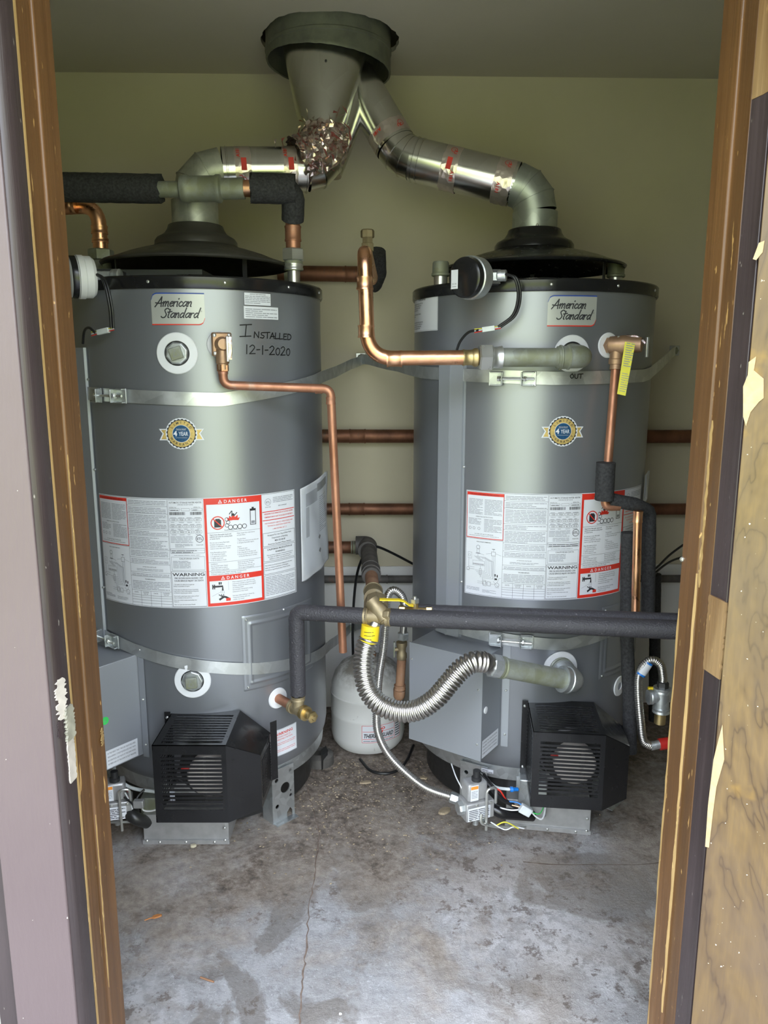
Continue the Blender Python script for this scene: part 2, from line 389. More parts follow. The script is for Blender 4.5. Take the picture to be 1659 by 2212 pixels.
class Lab:
    def __init__(s, fn, du=.012): s.fn = fn; s.mb = MB(); s.mats = []; s.du = du; s.E = .00022
    def mi(s, m):
        if M[m] not in s.mats: s.mats.append(M[m])
        return s.mats.index(M[m])
    def strip(s, xs, lo, hi, m, lay=1):
        vv = []
        for x in xs: vv += [s.fn(x, lo(x), lay * s.E), s.fn(x, hi(x), lay * s.E)]
        s.mb.add(vv, [(2 * i, 2 * i + 2, 2 * i + 3, 2 * i + 1) for i in range(len(xs) - 1)], s.mi(m)); return s
    def rect(s, x0, y0, x1, y1, m, lay=1):
        n = max(1, int(abs(x1 - x0) / s.du + .99)); xs = [x0 + (x1 - x0) * i / n for i in range(n + 1)]
        return s.strip(xs, lambda x: min(y0, y1), lambda x: max(y0, y1), m, lay)
    def frame(s, x0, y0, x1, y1, t, m, lay=2):
        s.rect(x0, y0, x1, y0 + t, m, lay); s.rect(x0, y1 - t, x1, y1, m, lay); s.rect(x0, y0, x0 + t, y1, m, lay); s.rect(x1 - t, y0, x1, y1, m, lay)
    def text(s, x, y, body, size, m='ink', lay=3, **k):
        vv, ff = text2d(body, size, **k)
        if vv: s.mb.add([s.fn(x + a, y + b, lay * s.E) for a, b in vv], ff, s.mi(m))
    def ttext(s, x, y, body, size, width, m='ink', lay=3, align='CENTER', **k):      # squeezed to a width
        vv, ff = text2d(body, size, **k)
        if not vv: return
        w_ = max(a for a, b in vv); sx = width / w_
        ox = {'LEFT': 0, 'CENTER': -width / 2}[align]
        s.mb.add([s.fn(x + a * sx + ox, y + b, lay * s.E) for a, b in vv], ff, s.mi(m))
    def para(s, x0, y0, x1, y1, pitch, m='inkg', lay=3, fill=.92, t=.36):      # rows of print too small to read
        y = y1 - pitch
        while y > y0:
            x = x0; end = x1 if random.random() < .7 else x0 + (x1 - x0) * random.uniform(.5, 1)
            while x < end:
                L = random.uniform(2, 7) * pitch * .8
                s.rect(x, y, min(x + L, end), y + pitch * t, m, lay); x += L + pitch * .35
            y -= pitch
    def stroke(s, pts, wd, m, lay=3, sm=6):
        q = [V((a, b, 0)) for a, b in pts]
        if sm and len(q) > 2: q = spline(q, sm)
        vv = []
        for i in range(len(q)):
            d = (q[min(i + 1, len(q) - 1)] - q[max(i - 1, 0)]).normalized(); nn = V((-d.y, d.x, 0)) * wd / 2
            e = d * (wd * .4) * (-1 if i == 0 else 1 if i == len(q) - 1 else 0)
            for sg in (-1, 1):
                p = q[i] + e + nn * sg; vv.append(s.fn(p.x, p.y, lay * s.E))
        s.mb.add(vv, [(2 * i, 2 * i + 2, 2 * i + 3, 2 * i + 1) for i in range(len(q) - 1)], s.mi(m))
    def ring(s, cx, cy, r0, r1, m, lay=2, n=32, rf=None):
        vv = []
        for i in range(n):
            a = 2 * pi * i / n; k = rf(i) if rf else 0
            vv += [s.fn(cx + math.cos(a) * r0, cy + math.sin(a) * r0, lay * s.E), s.fn(cx + math.cos(a) * (r1 + k), cy + math.sin(a) * (r1 + k), lay * s.E)]
        s.mb.add(vv, [(2 * i, 2 * i + 1, (2 * i + 3) % (2 * n), (2 * i + 2) % (2 * n)) for i in range(n)], s.mi(m))
    def poly(s, pts, m, lay=2):
        s.mb.add([s.fn(a, b, lay * s.E) for a, b in pts], [tuple(range(len(pts)))], s.mi(m))
    def build(s, name, parent, origin=None): return ob(name, s.mb, s.mats, parent, smooth=False, origin=origin)
def plane_fn(o, ux, uy):
    o, ux, uy = V(o), V(ux).normalized(), V(uy).normalized(); nz = ux.cross(uy)
    return lambda x, y, e: o + ux * x + uy * y + nz * (e + .0004)
GL = {  # pen strokes of a slanted handwritten alphabet: (width, strokes)
 'a': (1.12, [[(.85, .9), (.5, 1.0), (.12, .6), (.12, .2), (.35, 0), (.75, .4), (.92, .98)], [(.92, .98), (.82, .3), (1.0, 0)]]),
 'm': (1.35, [[(0, 1), (.06, 0)], [(.05, .5), (.35, 1), (.55, .85), (.5, 0)], [(.52, .5), (.85, 1), (1.05, .85), (1.05, .1), (1.2, 0)]]),
 'e': (.85, [[(.1, .5), (.55, .6), (.65, .88), (.42, 1), (.12, .65), (.12, .25), (.35, 0), (.72, .2)]]),
 'r': (.72, [[(0, 1), (.06, 0)], [(.05, .5), (.3, .95), (.62, .95)]]),
 'i': (.36, [[(.05, 1), (.06, .1), (.15, 0)], [(.12, 1.5), (.2, 1.6)]]),
 'c': (.8, [[(.68, .85), (.42, 1), (.1, .6), (.1, .25), (.35, 0), (.7, .15)]]),
 'n': (.9, [[(0, 1), (.06, 0)], [(.05, .5), (.4, 1), (.62, .85), (.6, .1), (.75, 0)]]),
 't': (.62, [[(.3, 1.75), (.12, .2), (.38, 0)], [(-.12, 1.15), (.75, 1.3)]]),
 'd': (1.2, [[(.85, .9), (.5, 1.0), (.12, .6), (.12, .2), (.35, 0), (.75, .4), (.92, .9)], [(1.1, 2.1), (.85, .3), (1.0, 0)]]),
 'A': (1.35, [[(-.3, -.1), (.25, .9), (.75, 1.95)], [(.75, 1.95), (.85, .9), (1.0, -.05)], [(-.35, .75), (.4, .62), (1.25, .75)]]),
 'S': (1.2, [[(1.25, 1.75), (.85, 2.0), (.35, 1.65), (.55, 1.15), (.85, .65), (.6, .08), (.1, 0), (-.2, .25)]]),
}
def pen(L, x, y, s, body, wd, m, shear=.28):
    for ch in body:
        if ch == ' ': x += .6 * s; continue
        w_, st = GL[ch]
        for q in st: L.stroke([(x + (a + b * shear) * s, y + b * s) for a, b in q], wd, m, 4)
        x += w_ * s
CAP = {
 'I': (1.3, [[(0, 1), (1.1, 1.08)], [(.6, 1.05), (.45, 0)], [(-.05, 0), (1.0, .06)]]),
 'N': (.85, [[(0, 0), (.08, .7)], [(.08, .7), (.6, 0)], [(.6, 0), (.68, .72)]]),
 'S': (.7, [[(.6, .68), (.2, .62), (.2, .4), (.55, .25), (.4, .0), (0, .05)]]),
 'T': (.75, [[(0, .7), (.75, .74)], [(.38, .72), (.32, 0)]]),
 'A': (.8, [[(0, 0), (.4, .72)], [(.4, .72), (.65, 0)], [(.1, .25), (.7, .28)]]),
 'L': (.7, [[(.1, .75), (.02, .02)], [(.02, .02), (.6, .05)]]),
 'E': (.72, [[(.6, .7), (.1, .7)], [(.1, .7), (.05, 0)], [(.05, 0), (.6, .02)], [(.08, .36), (.5, .38)]]),
 'D': (.85, [[(.1, .72), (.05, 0)], [(.1, .72), (.55, .65), (.7, .35), (.45, .05), (.05, 0)]]),
 '1': (.5, [[(.2, 1), (.15, 0)]]), '2': (.9, [[(.05, .8), (.4, 1), (.65, .75), (.35, .35), (.0, .02)], [(0, .02), (.7, .05)]]),
 '-': (.6, [[(.0, .5), (.4, .52)]]), '0': (.75, [[(.3, .8), (.03, .55), (.1, .1), (.4, .05), (.6, .4), (.5, .75), (.25, .8)]]),
 'O': (.8, [[(.35, .75), (.05, .4), (.3, .02), (.65, .3), (.4, .75)]]), 'U': (.75, [[(.05, .7), (.1, .1), (.5, .05), (.6, .7)]]),
}
def caps(L, x, y, s, body, wd, m='marker', slope=0.0):
    x0 = x
    for ch in body:
        w_, st = CAP[ch]
        for q in st: L.stroke([(x + a * s, y + b * s + (x - x0) * slope) for a, b in q], wd, m, 3)
        x += w_ * s
def cylhit(px, py, C, R):
    d = ray(px, py); a = d.x ** 2 + d.y ** 2; b = -2 * (d.x * C[0] + d.y * C[1]); k = C[0] ** 2 + C[1] ** 2 - R * R
    D = max(b * b - 4 * a * k, 0); t = (-b - math.sqrt(D)) / (2 * a)
    return math.degrees(math.atan2(d.x * t - C[0], -(d.y * t - C[1]))), CAMZ + d.z * t
def plate(outline, holes, th, o, ux, uy):            # flat plate with real round holes
    cu = bpy.data.curves.new('p', 'CURVE'); cu.dimensions = '2D'; cu.fill_mode = 'BOTH'; cu.extrude = th / 2
    def sp(q):
        s = cu.splines.new('POLY'); s.points.add(len(q) - 1); s.use_cyclic_u = True
        for i, (a, b) in enumerate(q): s.points[i].co = (a, b, 0, 1)
    sp(outline)
    for x, y, r in holes: sp([(x + r * math.cos(2 * pi * k / 18), y + r * math.sin(2 * pi * k / 18)) for k in range(18)])
    t = bpy.data.objects.new('p', cu); COL.objects.link(t); dg = bpy.context.evaluated_depsgraph_get()
    me = bpy.data.meshes.new_from_object(t.evaluated_get(dg)); mb = MB()
    o, ux, uy = V(o), V(ux).normalized(), V(uy).normalized(); nz = ux.cross(uy)
    mb.add([o + ux * v.co.x + uy * v.co.y + nz * v.co.z for v in me.vertices], [tuple(p.vertices) for p in me.polygons])
    bpy.data.objects.remove(t); bpy.data.curves.remove(cu); bpy.data.meshes.remove(me)
    return mb

# ================================================================== THE SETTING
CEIL = 2.294; WY = 2.85; WS = .03                       # back wall runs slightly away to the right
XL, XR = -1.42, 1.62; YF = 1.17
def wy(x): return WY + WS * x
o = ob('floor', MB().box(((XL + XR) / 2, 2.02, -.05), (XR - XL + .3, 2.1, .1)), M['floor'], sharp=30)
struct(o, 'stained bare concrete slab with brown dirt and a long crack', 'floor'); floor = o
# crack running away from the door, with a branch to the right
def crack(pts, wd):
    q = [PZ(a, b) for a, b in pts]; q2 = []
    for a, b in zip(q, q[1:]):
        for k in range(8): q2.append(a.lerp(b, k / 8) + V((random.uniform(-.003, .003), 0, 0)))
    q2.append(q[-1]); mb = MB(); vv = []
    for p in q2:
        h = wd * random.uniform(.3, 1.1); vv += [p + V((-h, 0, .0005)), p + V((0, h * .3, .0009)), p + V((h, 0, .0005))]
    mb.add(vv, [(3 * i + j, 3 * i + j + 1, 3 * i + j + 4, 3 * i + j + 3) for i in range(len(q2) - 1) for j in (0, 1)])
    return ob('crack', mb, M['crack'], floor)
crack([(645, 2240), (655, 2120), (660, 2060), (668, 1960), (682, 1880), (690, 1800), (676, 1750), (664, 1700)], .0022)
mb = MB(); q = [PZ(a, b) for a, b in ((1130, 1862), (1200, 1868), (1290, 1868), (1380, 1868), (1440, 1862))]; vv = []
for p in spline(q, 6): hh = random.uniform(.0008, .0022); vv += [p + V((0, -hh, .0006)), p + V((0, hh, .0006))]
mb.add(vv, [(2 * i, 2 * i + 2, 2 * i + 3, 2 * i + 1) for i in range(len(vv) // 2 - 1)]); ob('crack', mb, M['crack'], floor)

o = ob('wall_back', MB().prism([(XL - .1, wy(XL)), (XR + .1, wy(XR)), (XR + .1, wy(XR) + .1), (XL - .1, wy(XL) + .1)], 0, 2.62), M['wall'], sharp=30)
struct(o, 'cream painted back wall behind the heaters', 'wall'); wall_back = o
o = ob('wall_left', MB().box((XL - .05, 2.0, 1.31), (.1, 1.9, 2.62)), M['wall']); struct(o, 'cream painted left side wall', 'wall')
o = ob('wall_right', MB().box((XR + .05, 2.0, 1.31), (.1, 1.9, 2.62)), M['wall']); struct(o, 'cream painted right side wall', 'wall')
mb = MB(); mb.box(((XL - .5) / 2 - .28, 1.11, 1.31), (-XL - .5 + .3 + .26, .10, 2.62)); mb.box(((XR + .5) / 2 + .1, 1.11, 1.31), (XR - .5 + .2, .10, 2.62)); mb.box((0, 1.11, 2.35), (1.1, .1, .54))
o = ob('wall_front', mb, M['siding']); struct(o, 'beige exterior wall around the doorway', 'wall')
# lower wall panel with a lip
zl = P(740, 1224, WY - .01).z
mb = MB().prism([(XL, wy(XL) - .008), (XR, wy(XR) - .008), (XR, wy(XR)), (XL, wy(XL))], 0, zl)
o = ob('trim_1', mb, M['panelwall'], bevel=.002); struct(o, 'pale panel covering the lower back wall', 'wall panel')
# ceiling with ragged hole
HC = V((P(710, 150, 2.555).x, 2.555, CEIL)); n = 72
mb = MB(); inn = []; out = []
for i in range(n):
    a = 2 * pi * i / n; ca, sa = math.cos(a), math.sin(a)
    rr = .193 + .003 * math.sin(5 * a) + random.uniform(-.004, .004) + (.022 * max(0, math.cos(a - .1)) ** 3) + (.010 * max(0, math.cos(a - 2.9)) ** 2)
    inn.append((HC.x + rr * ca, HC.y + rr * sa))
    x0, x1, y0, y1 = XL - .05 - HC.x, XR + .05 - HC.x, 1.1 - HC.y, 3.0 - HC.y
    t = min((x1 / ca if ca > 1e-6 else x0 / ca if ca < -1e-6 else 9), (y1 / sa if sa > 1e-6 else y0 / sa if sa < -1e-6 else 9))
    out.append((HC.x + t * ca, HC.y + t * sa))
vv = [(x, y, CEIL) for x, y in inn] + [(x, y, CEIL) for x, y in out] + [(x, y, CEIL + .014) for x, y in inn] + [(x, y, CEIL + .014) for x, y in out]
fs = []
for i in range(n):
    j = (i + 1) % n; fs += [(i, j, n + j, n + i), (2 * n + i, 3 * n + i, 3 * n + j, 2 * n + j), (i, 2 * n + i, 2 * n + j, j)]
mb.add(vv, fs); o = ob('ceiling', mb, M['ceiling'], sharp=30); struct(o, 'painted ceiling with a ragged hole cut for the flue', 'ceiling')
# dab of white filler on the ceiling
mb = MB()
for k in range(7):
    p = P(862 + 9 * math.cos(k * 1.1), 6 + 7 * math.sin(k * 1.1), 2.28); p.z = CEIL - .002; mb.ball(p, .007, 8, 0, (1.3, .8, .5))
o = ob('trim_2', mb, M['white']); struct(o, 'dab of white filler on the ceiling', 'filler')
o = ob('trim_3', MB().box((.1, 1.87, 2.66), (3.6, 2.95, .06)), M['roof']); struct(o, 'flat roof boards above the shed', 'roof')
o = ob('trim_12', MB().box((.1, .76, 2.36), (3.6, .58, .05)), M['roof']); struct(o, 'low boarded soffit of the eave above the doorway', 'eave')
o = ob('trim_4', MB().box((0, -1.05, -.06), (3.4, 4.1, .1)), M['path']); struct(o, 'concrete path outside the doorway', 'path')
o = ob('trim_5', MB().box((0, -9.6, -.09), (40, 20, .1)), M['lawn']); struct(o, 'sunlit lawn outside the shed', 'lawn')

# ---- door frame
def X(px, Y): return P(px, 1106, Y).x
ZT = 2.06
def ext(name, poly, m, parent=None, z0=0.0, z1=ZT, bevel=0):
    return ob(name, MB().prism(poly, z0, z1), m, parent, bevel=bevel, base=True)
lj = [(X(190, 1.17), 1.17), (-.60, 1.17), (-.60, 1.072), (X(121, 1.072), 1.072), (X(152, 1.122), 1.122), (X(158, 1.122), 1.124)]
lj = [(X(190, 1.17), 1.17), (-.60, 1.17), (-.60, 1.072), (X(121, 1.072), 1.072), (X(150, 1.118), 1.118), (X(157, 1.120), 1.120)]
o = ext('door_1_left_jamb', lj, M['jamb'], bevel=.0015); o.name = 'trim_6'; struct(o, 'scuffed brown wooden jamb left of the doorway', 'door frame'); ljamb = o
def band(px0, Y0, px1, Y1, m, parent, z0, z1, th=.0022, zig=0.0, name='worn_patch', n=1):
    a = V((X(px0, Y0), Y0, 0)); b = V((X(px1, Y1), Y1, 0)); s = 1 if a.x < 0 else -1
    nn = V((s * abs(b.y - a.y), -abs(b.x - a.x), 0)).normalized()
    k = 26; lo = []; hi = []
    for i in range(k + 1):
        z = z0 + (z1 - z0) * i / k; e0 = random.uniform(0, zig) if 0 < i < k else zig; e1 = random.uniform(0, zig) if 0 < i < k else zig
        lo.append(a.lerp(b, min(e0, .49)) + V((0, 0, z))); hi.append(b.lerp(a, min(e1, .49)) + V((0, 0, z)))
    mb = MB().slab(lo + hi[::-1], nn, th, 0)
    # planar ngon -> quads
    mb = MB(); N = k + 1
    vv = lo + hi + [p + nn * th for p in lo] + [p + nn * th for p in hi]
    fs = []
    for i in range(k):
        fs += [(2 * N + i, 3 * N + i, 3 * N + i + 1, 2 * N + i + 1), (i, 2 * N + i, 2 * N + i + 1, i + 1), (N + i, N + i + 1, 3 * N + i + 1, 3 * N + i)]
    fs += [(0, N, 3 * N, 2 * N), (N - 1, 3 * N - 1, 4 * N - 1, 2 * N - 1)]
    mb.add(vv, fs); return ob(name, mb, m, parent)
def zat(px, py, Y): return P(px, py, Y).z
band(117.5, 1.068, 121.5, 1.073, M['jamblight'], ljamb, 0, ZT, .0015, .1, 'raw_edge')
for a, b, z0, z1 in ((153, 156, .95, 1.02), (153, 156, .30, .62), (153, 156, 1.02, 1.20), (180, 188, .72, .75), (165, 170, .32, .37)):
    band(a, 1.118 if a < 160 else 1.15, b, 1.121 if a < 160 else 1.169, M['jamblight'], ljamb, z0, z1, .0012, .45)
# light chips on the ridge
lp = [(X(119, 1.068), 1.068), (-.60, 1.068), (-.60, 1.03), (X(74, 1.03), 1.03), (X(84, 1.033), 1.033), (X(97, 1.041), 1.041), (X(110, 1.055), 1.055)]
o = ext('trim_7', lp, M['purple'], bevel=.001); struct(o, 'chipped dark purple paint on rounded left door edge', 'door frame'); lpur = o
band(82, 1.031, 112, 1.056, M['bare'], lpur, zat(120, 1555, 1.04), zat(120, 1468, 1.04), .0018, .3)
band(100, 1.044, 118, 1.067, M['bare'], lpur, zat(140, 1690, 1.05), zat(140, 1600, 1.05), .0018, .1)
band(98, 1.042, 121, 1.071, M['putty'], lpur, zat(140, 1600, 1.05), zat(140, 1530, 1.05), .004, .2)
band(82, 1.031, 96, 1.040, M['purple'], lpur, zat(120, 1590, 1.04), zat(120, 1555, 1.04), .0016, .3)
cx1 = X(70, 1.026); cx0 = -.572
o = ext('trim_8', [(cx1, 1.026), (cx1, 1.058), (cx0, 1.058), (cx0, 1.026)], M['casing'], bevel=.002, z1=2.14); struct(o, 'flat purple-grey painted casing board left of the doorway', 'door casing'); lcas = o
rj = [(X(1480, 1.17), 1.17), (.60, 1.17), (.60, 1.072), (X(1548, 1.072), 1.072), (X(1522, 1.118), 1.118), (X(1515, 1.120), 1.120)]
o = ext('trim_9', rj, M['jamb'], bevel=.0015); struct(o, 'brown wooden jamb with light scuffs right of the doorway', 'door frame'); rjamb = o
band(1521, 1.1185, 1513, 1.123, M['jamblight'], rjamb, .25, 1.02, .0014, .25)
band(1528, 1.110, 1520, 1.118, M['jamblight'], rjamb, 1.0, 1.25, .0010, .4)
band(1487, 1.162, 1480.5, 1.1695, M['jamblight'], rjamb, .1, .95, .0010, .45)
rp = [(X(1549, 1.068), 1.068), (.60, 1.068), (.60, 1.03), (X(1586, 1.03), 1.03), (X(1571, 1.048), 1.048), (X(1569, 1.048), 1.052)]
zp = zat(1600, 205, 1.05)
o = ext('trim_10', rp, M['purple'], z1=zp, bevel=.001); struct(o, 'dark purple painted door stop right of the doorway', 'door frame'); rpur = o
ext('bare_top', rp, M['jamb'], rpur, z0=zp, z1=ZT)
z0, z1 = zat(1555, 1455, 1.05), zat(1555, 1292, 1.05)
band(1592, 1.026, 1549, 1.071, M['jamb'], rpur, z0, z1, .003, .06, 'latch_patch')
for px, py in ((1474, 1208), (1526, 1221)):
    p = P(px, py, 1.166 if px < 1500 else 1.112)
    ob('screw', MB().lathe([(.0001, .003), (.0035, .002), (.0045, -.002)], p, V((-1, -.5, 0)), 12), M['zinc'], rjamb)
# header of the frame
mb = MB().box((0, 1.11, ZT + .02), (1.2, .13, .04)); o = ob('trim_11', mb, M['jamb']); struct(o, 'wooden head of the door frame', 'door frame')
# open door leaf on the right, seen on its unpainted inner side
a = V((X(1590, 1.022), 1.022, 0)); d = V((math.cos(math.radians(-42)), math.sin(math.radians(-42)), 0)); nn = V((-d.y, d.x, 0))
door = thing('door_1', a, 'open plywood door leaf with water-stained varnish on the right', 'door'); struct(door)
mb = MB().slab([a + V((0, 0, .03)), a + d * .9 + V((0, 0, .03)), a + d * .9 + V((0, 0, 2.03)), a + V((0, 0, 2.03))], nn, .035)
ob('plywood_face', mb, M['ply'], door, bevel=.001)
def torn(pts):
    fr = -nn
    q = []
    for px, py in pts:
        r_ = ray(px, py); o0 = V((0, 0, CAMZ)); t = (a - o0).dot(nn) / r_.dot(nn); q.append(o0 + r_ * t + fr * .0003)
    mb = MB().slab(q, fr, .0012); ob('torn_veneer', mb, M['torn'], door)
torn([(1606, 835), (1616, 810), (1618, 782), (1634, 770), (1629, 800), (1650, 818), (1650, 860), (1640, 868), (1622, 890), (1612, 920), (1606, 900)])
torn([(1561, 1565), (1565, 1640), (1548, 1700), (1540, 1760), (1532, 1830), (1524, 1828), (1530, 1740), (1542, 1640), (1552, 1600)])
torn([(1627, 560), (1640, 525), (1652, 520), (1648, 545), (1634, 562)])

# ================================================================== WATER HEATERS
R = .3525; TOP = 1.517
HL = dict(C=(-.54, 2.32), rot=1.5, gd=0.0, gx=-.045, bx=-.02, bd=0.0, label='dark grey commercial water heater on the left with a handwritten install date')
HR = dict(C=(.445, 2.39), rot=5.0, gd=-6.0, gx=.0, bx=.085, bd=-9.0, label='dark grey commercial water heater on the right under the right-hand flue')
def wrapring(fn, prof, n=40, m=0, mb=None):
    mb = mb or MB(); N = len(prof)
    vv = [fn(r * math.cos(2 * pi * k / n), r * math.sin(2 * pi * k / n), e) for r, e in prof for k in range(n)]
    return mb.add(vv, [(i * n + k, i * n + (k + 1) % n, (i + 1) * n + (k + 1) % n, (i + 1) * n + k) for i in range(N - 1) for k in range(n)], m)
def screw(p, ax, parent, r=.0035, m='zinc'):
    return ob('screw', MB().lathe([(r, -.0015), (r, .0012), (r * .55, .0028), (.0001, .003)], p, ax, 8), M[m], parent)

def heater(h, left):
    C = h['C']; rot = h['rot']
    def dirs(phi):
        a = math.radians(rot + phi); return V((math.sin(a), -math.cos(a), 0)), V((math.cos(a), math.sin(a), 0))
    def hp(phi, r, z):
        o_, t_ = dirs(phi); return V((C[0], C[1], 0)) + o_ * r + V((0, 0, z))
    def cf(phi0, z0, rr=R + .0008): return lambda x, y, e: hp(phi0 + math.degrees(x / rr), rr + e, z0 + y)
    h['hp'] = hp; h['dirs'] = dirs; h['cf'] = cf
    T = thing('water_heater', (C[0], C[1], 0), h['label'], 'water heater', 'tall storage water heaters'); h['T'] = T
    c0 = V((C[0], C[1], 0))
    ob('jacket', MB().lathe([(R - .03, .172), (R - .012, .176), (R - .004, .19), (R, .215), (R, 1.0), (R, TOP + .001), (R - .02, TOP + .001)], c0, n=128), M['tank'], T)
    ob('base_ring', MB().lathe([(R - .035, .135), (R - .014, .135), (R - .012, .15), (R - .012, .178), (R - .04, .178)], c0, n=96), M['galv'], T)
    ob('burner_pan', MB().lathe([(.26, .02), (.30, .02), (.30, .14), (.26, .15)], c0, n=64), M['housing'], T)
    # vertical seam beads in the galvanised base
    ob('top_rim', MB().lathe([(R - .02, TOP - .004), (R + .004, TOP - .004), (R + .0065, TOP), (R + .0065, TOP + .024), (R + .003, TOP + .028), (R - .004, TOP + .028), (R - .008, TOP + .012), (.02, TOP + .012), (.001, TOP + .012)], c0, n=128), M['black'], T)
    for ph in (-52, -8, 22, 52, 80):
        o_, t_ = dirs(ph); screw(hp(ph, R + .0065, TOP + .012), o_, T, .004)
    # flue stub under the hood, hood and its legs
    ob('flue_stub', MB().lathe([(.098, TOP), (.098, TOP + .055), (.092, TOP + .058), (.09, TOP + .02)], c0, n=48), M['stub'], T)
    o_, t_ = dirs(-14 if left else -20)
    ob('stub_clip', MB().box(c0 + o_ * .101 + V((0, 0, TOP + .032)), (.03, .006, .034), (t_, o_, V((0, 0, 1)))), M['galv'], T, bevel=.001)
    zb = TOP + .088
    prof = [(.266, 0), (.268, .004), (.262, .008), (.235, .016), (.199, .030), (.160, .042), (.130, .050), (.117, .056), (.116, .068), (.110, .077), (.098, .083), (.088, .090), (.080, .102), (.077, .112), (.074, .114)]
    inn_ = [(r - .004, z - .003) for r, z in prof[::-1]]
    hood = ob('draft_hood', MB().lathe([(r, z + zb) for r, z in prof + inn_] + [(.266, zb)], c0, n=96, caps=False), M['hoodgrey' if left else 'black'], T)
    for ph in (-75, 45, 165):
        o_, t_ = dirs(ph)
        ob('hood_leg', MB().box(hp(ph, .225, TOP + .055), (.014, .003, .09), (t_, o_, V((0, 0, 1)))), M['blackmatte'], T)
    # conduit cover up the side
    p0, p1 = -58.5, -43.8; zc0, zc1 = .50, (1.372 if left else 1.36)
    if not left: zc0 = .555
    mb = MB()
    def cc(u, v):
        ph = p0 + (p1 - p0) * u; rr = R + (.016 if .06 < u < .94 else .001); return hp(ph, rr, zc0 + (zc1 - zc0) * v)
    us = [0, .04, .05, .47, .49, .53, .55, .92, .93, 1.0]
    vv = [];
    for z in (zc0, zc1):
        for u in us: vv.append(hp(p0 + (p1 - p0) * u, R + {0: .001, .04: .001, .05: .015, .47: .0145, .49: .0185, .53: .0185, .55: .0145, .92: .008, .93: .001, 1.0: .001}[u], z))
    k = len(us); mb.add(vv, [(i, i + 1, k + i + 1, k + i) for i in range(k - 1)] + [tuple(k + i for i in range(1, k - 1))])
    cvr = ob('conduit_cover', mb, M['panel'], T)
    for z in (.72, 1.05, 1.29): screw(hp(p1 - .5, R + .002, z), dirs(p1)[0], cvr)
    # ---- logo plate
    dl = 3.1 if left else 1.6
    L = Lab(cf(dl, 1.462 - .037)); w2 = .0655; hgt = .078; rc = .016
    xs = [-w2 + 2 * w2 * i / 26 for i in range(27)]
    top = lambda x: hgt - (rc - math.sqrt(max(rc * rc - (max(0, -w2 + rc - x)) ** 2, 0)))
    bot = lambda x: (rc - math.sqrt(max(rc * rc - (max(0, x - w2 + rc)) ** 2, 0)))
    L.strip(xs, bot, top, 'silverlabel', 1)
    L.strip(xs, lambda x: top(x) - .0030, top, 'inkb', 2); L.strip(xs, bot, lambda x: bot(x) + .0028, 'inkr', 2)
    pen(L, -.052, .045, .0116, 'American', .0029, 'ink'); pen(L, -.040, .018, .0112, 'Standard', .0029, 'ink')
    L.ring(.057, .034, .0012, .0017, 'ink', 3, 10)
    L.build('logo_plate', T)
    # ---- warranty seal
    L = Lab(cf(2.1 if left else -.4, 1.155)); rs = .0345
    for s in (-1, 1):
        L.poly([(s * .02, .012), (s * .057, .012), (s * .048, .0), (s * .057, -.017), (s * .02, -.017)], 'paper', 1)
        L.poly([(s * .02, .0095), (s * .052, .0095), (s * .0445, .0), (s * .052, -.0145), (s * .02, -.0145)], 'gold', 2)
    L.ring(0, 0, .0001, rs + .005, 'paper', 3, 64, lambda i: .001 * (i % 2)); L.ring(0, 0, .0001, rs + .0012, 'ink', 4, 96, lambda i: .0022 * ((i // 2) % 2))
    L.ring(0, 0, .0001, rs - .0005, 'gold', 5, 48); L.ring(0, 0, .0001, .0225, 'paper', 6, 48); L.ring(0, 0, .0001, .0215, 'seal_blue', 7, 48)
    for word, a0, a1, up in (('LIMITED', 146, 34, 1), ('WARRANTY', 208, 332, -1)):
        for i, ch in enumerate(word):
            a = math.radians(a0 + (a1 - a0) * i / (len(word) - 1)); rr = .0255 if up > 0 else .0305
            vv, ff = text2d(ch, .0085, bold=.008, align='CENTER'); th = a - pi / 2 if up > 0 else a + pi / 2
            q = [(math.cos(a) * rr + x * math.cos(th) - y * math.sin(th), math.sin(a) * rr + x * math.sin(th) + y * math.cos(th)) for x, y in vv]
            L.mb.add([L.fn(x, y, 8 * L.E) for x, y in q], ff, L.mi('ink'))
    L.text(-.0195, -.006, '4', .0185, 'paper', 9, bold=.03); L.ttext(.0055, -.0052, 'YEAR', .0145, .0235, 'paper', 9, bold=.012)
    L.ttext(.0, .0105, 'American Standard', .0045, .025, 'paper', 9, shear=.3); L.rect(-.012, .0088, .012, .0093, 'paper', 9); L.rect(-.015, -.0105, .015, -.010, 'paper', 9)
    L.build('warranty_seal', T)
    # ---- large instruction label
    L = Lab(cf(-42.5, .69), .016); Wd, Hh = .592, .297
    c = [0, .1108, .2283, .3224, .4775, Wd]; inkg = 'inkg'
    L.rect(0, 0, Wd, Hh, 'paper', 1); L.frame(.0018, .0018, Wd - .0018, Hh - .0018, .0008, 'ink', 2)
    # column 1
    yb = .164
    L.rect(.003, yb, c[1], Hh - .004, 'inkr', 2); L.rect(.0045, yb + .0022, c[1] - .0016, Hh - .0125, 'paper', 3)
    L.ttext(c[1] / 2, Hh - .011, 'FOR YOUR SAFETY READ BEFORE LIGHTING', .0052, .085, 'ink', 4); L.rect(.010, Hh - .018, c[1] - .006, Hh - .0132, 'paper', 3)
    L.para(.009, Hh - .067, .051, Hh - .02, .0037, inkg, 5); L.para(.056, Hh - .067, c[1] - .005, Hh - .02, .0037, inkg, 5)
    L.ttext(c[1] / 2, Hh - .073, 'OPERATING INSTRUCTIONS', .0045, .05, 'ink', 5)
    L.para(.009, Hh - .097, .047, Hh - .075, .0037, inkg, 5); L.para(.056, Hh - .113, c[1] - .005, Hh - .075, .0037, inkg, 5)
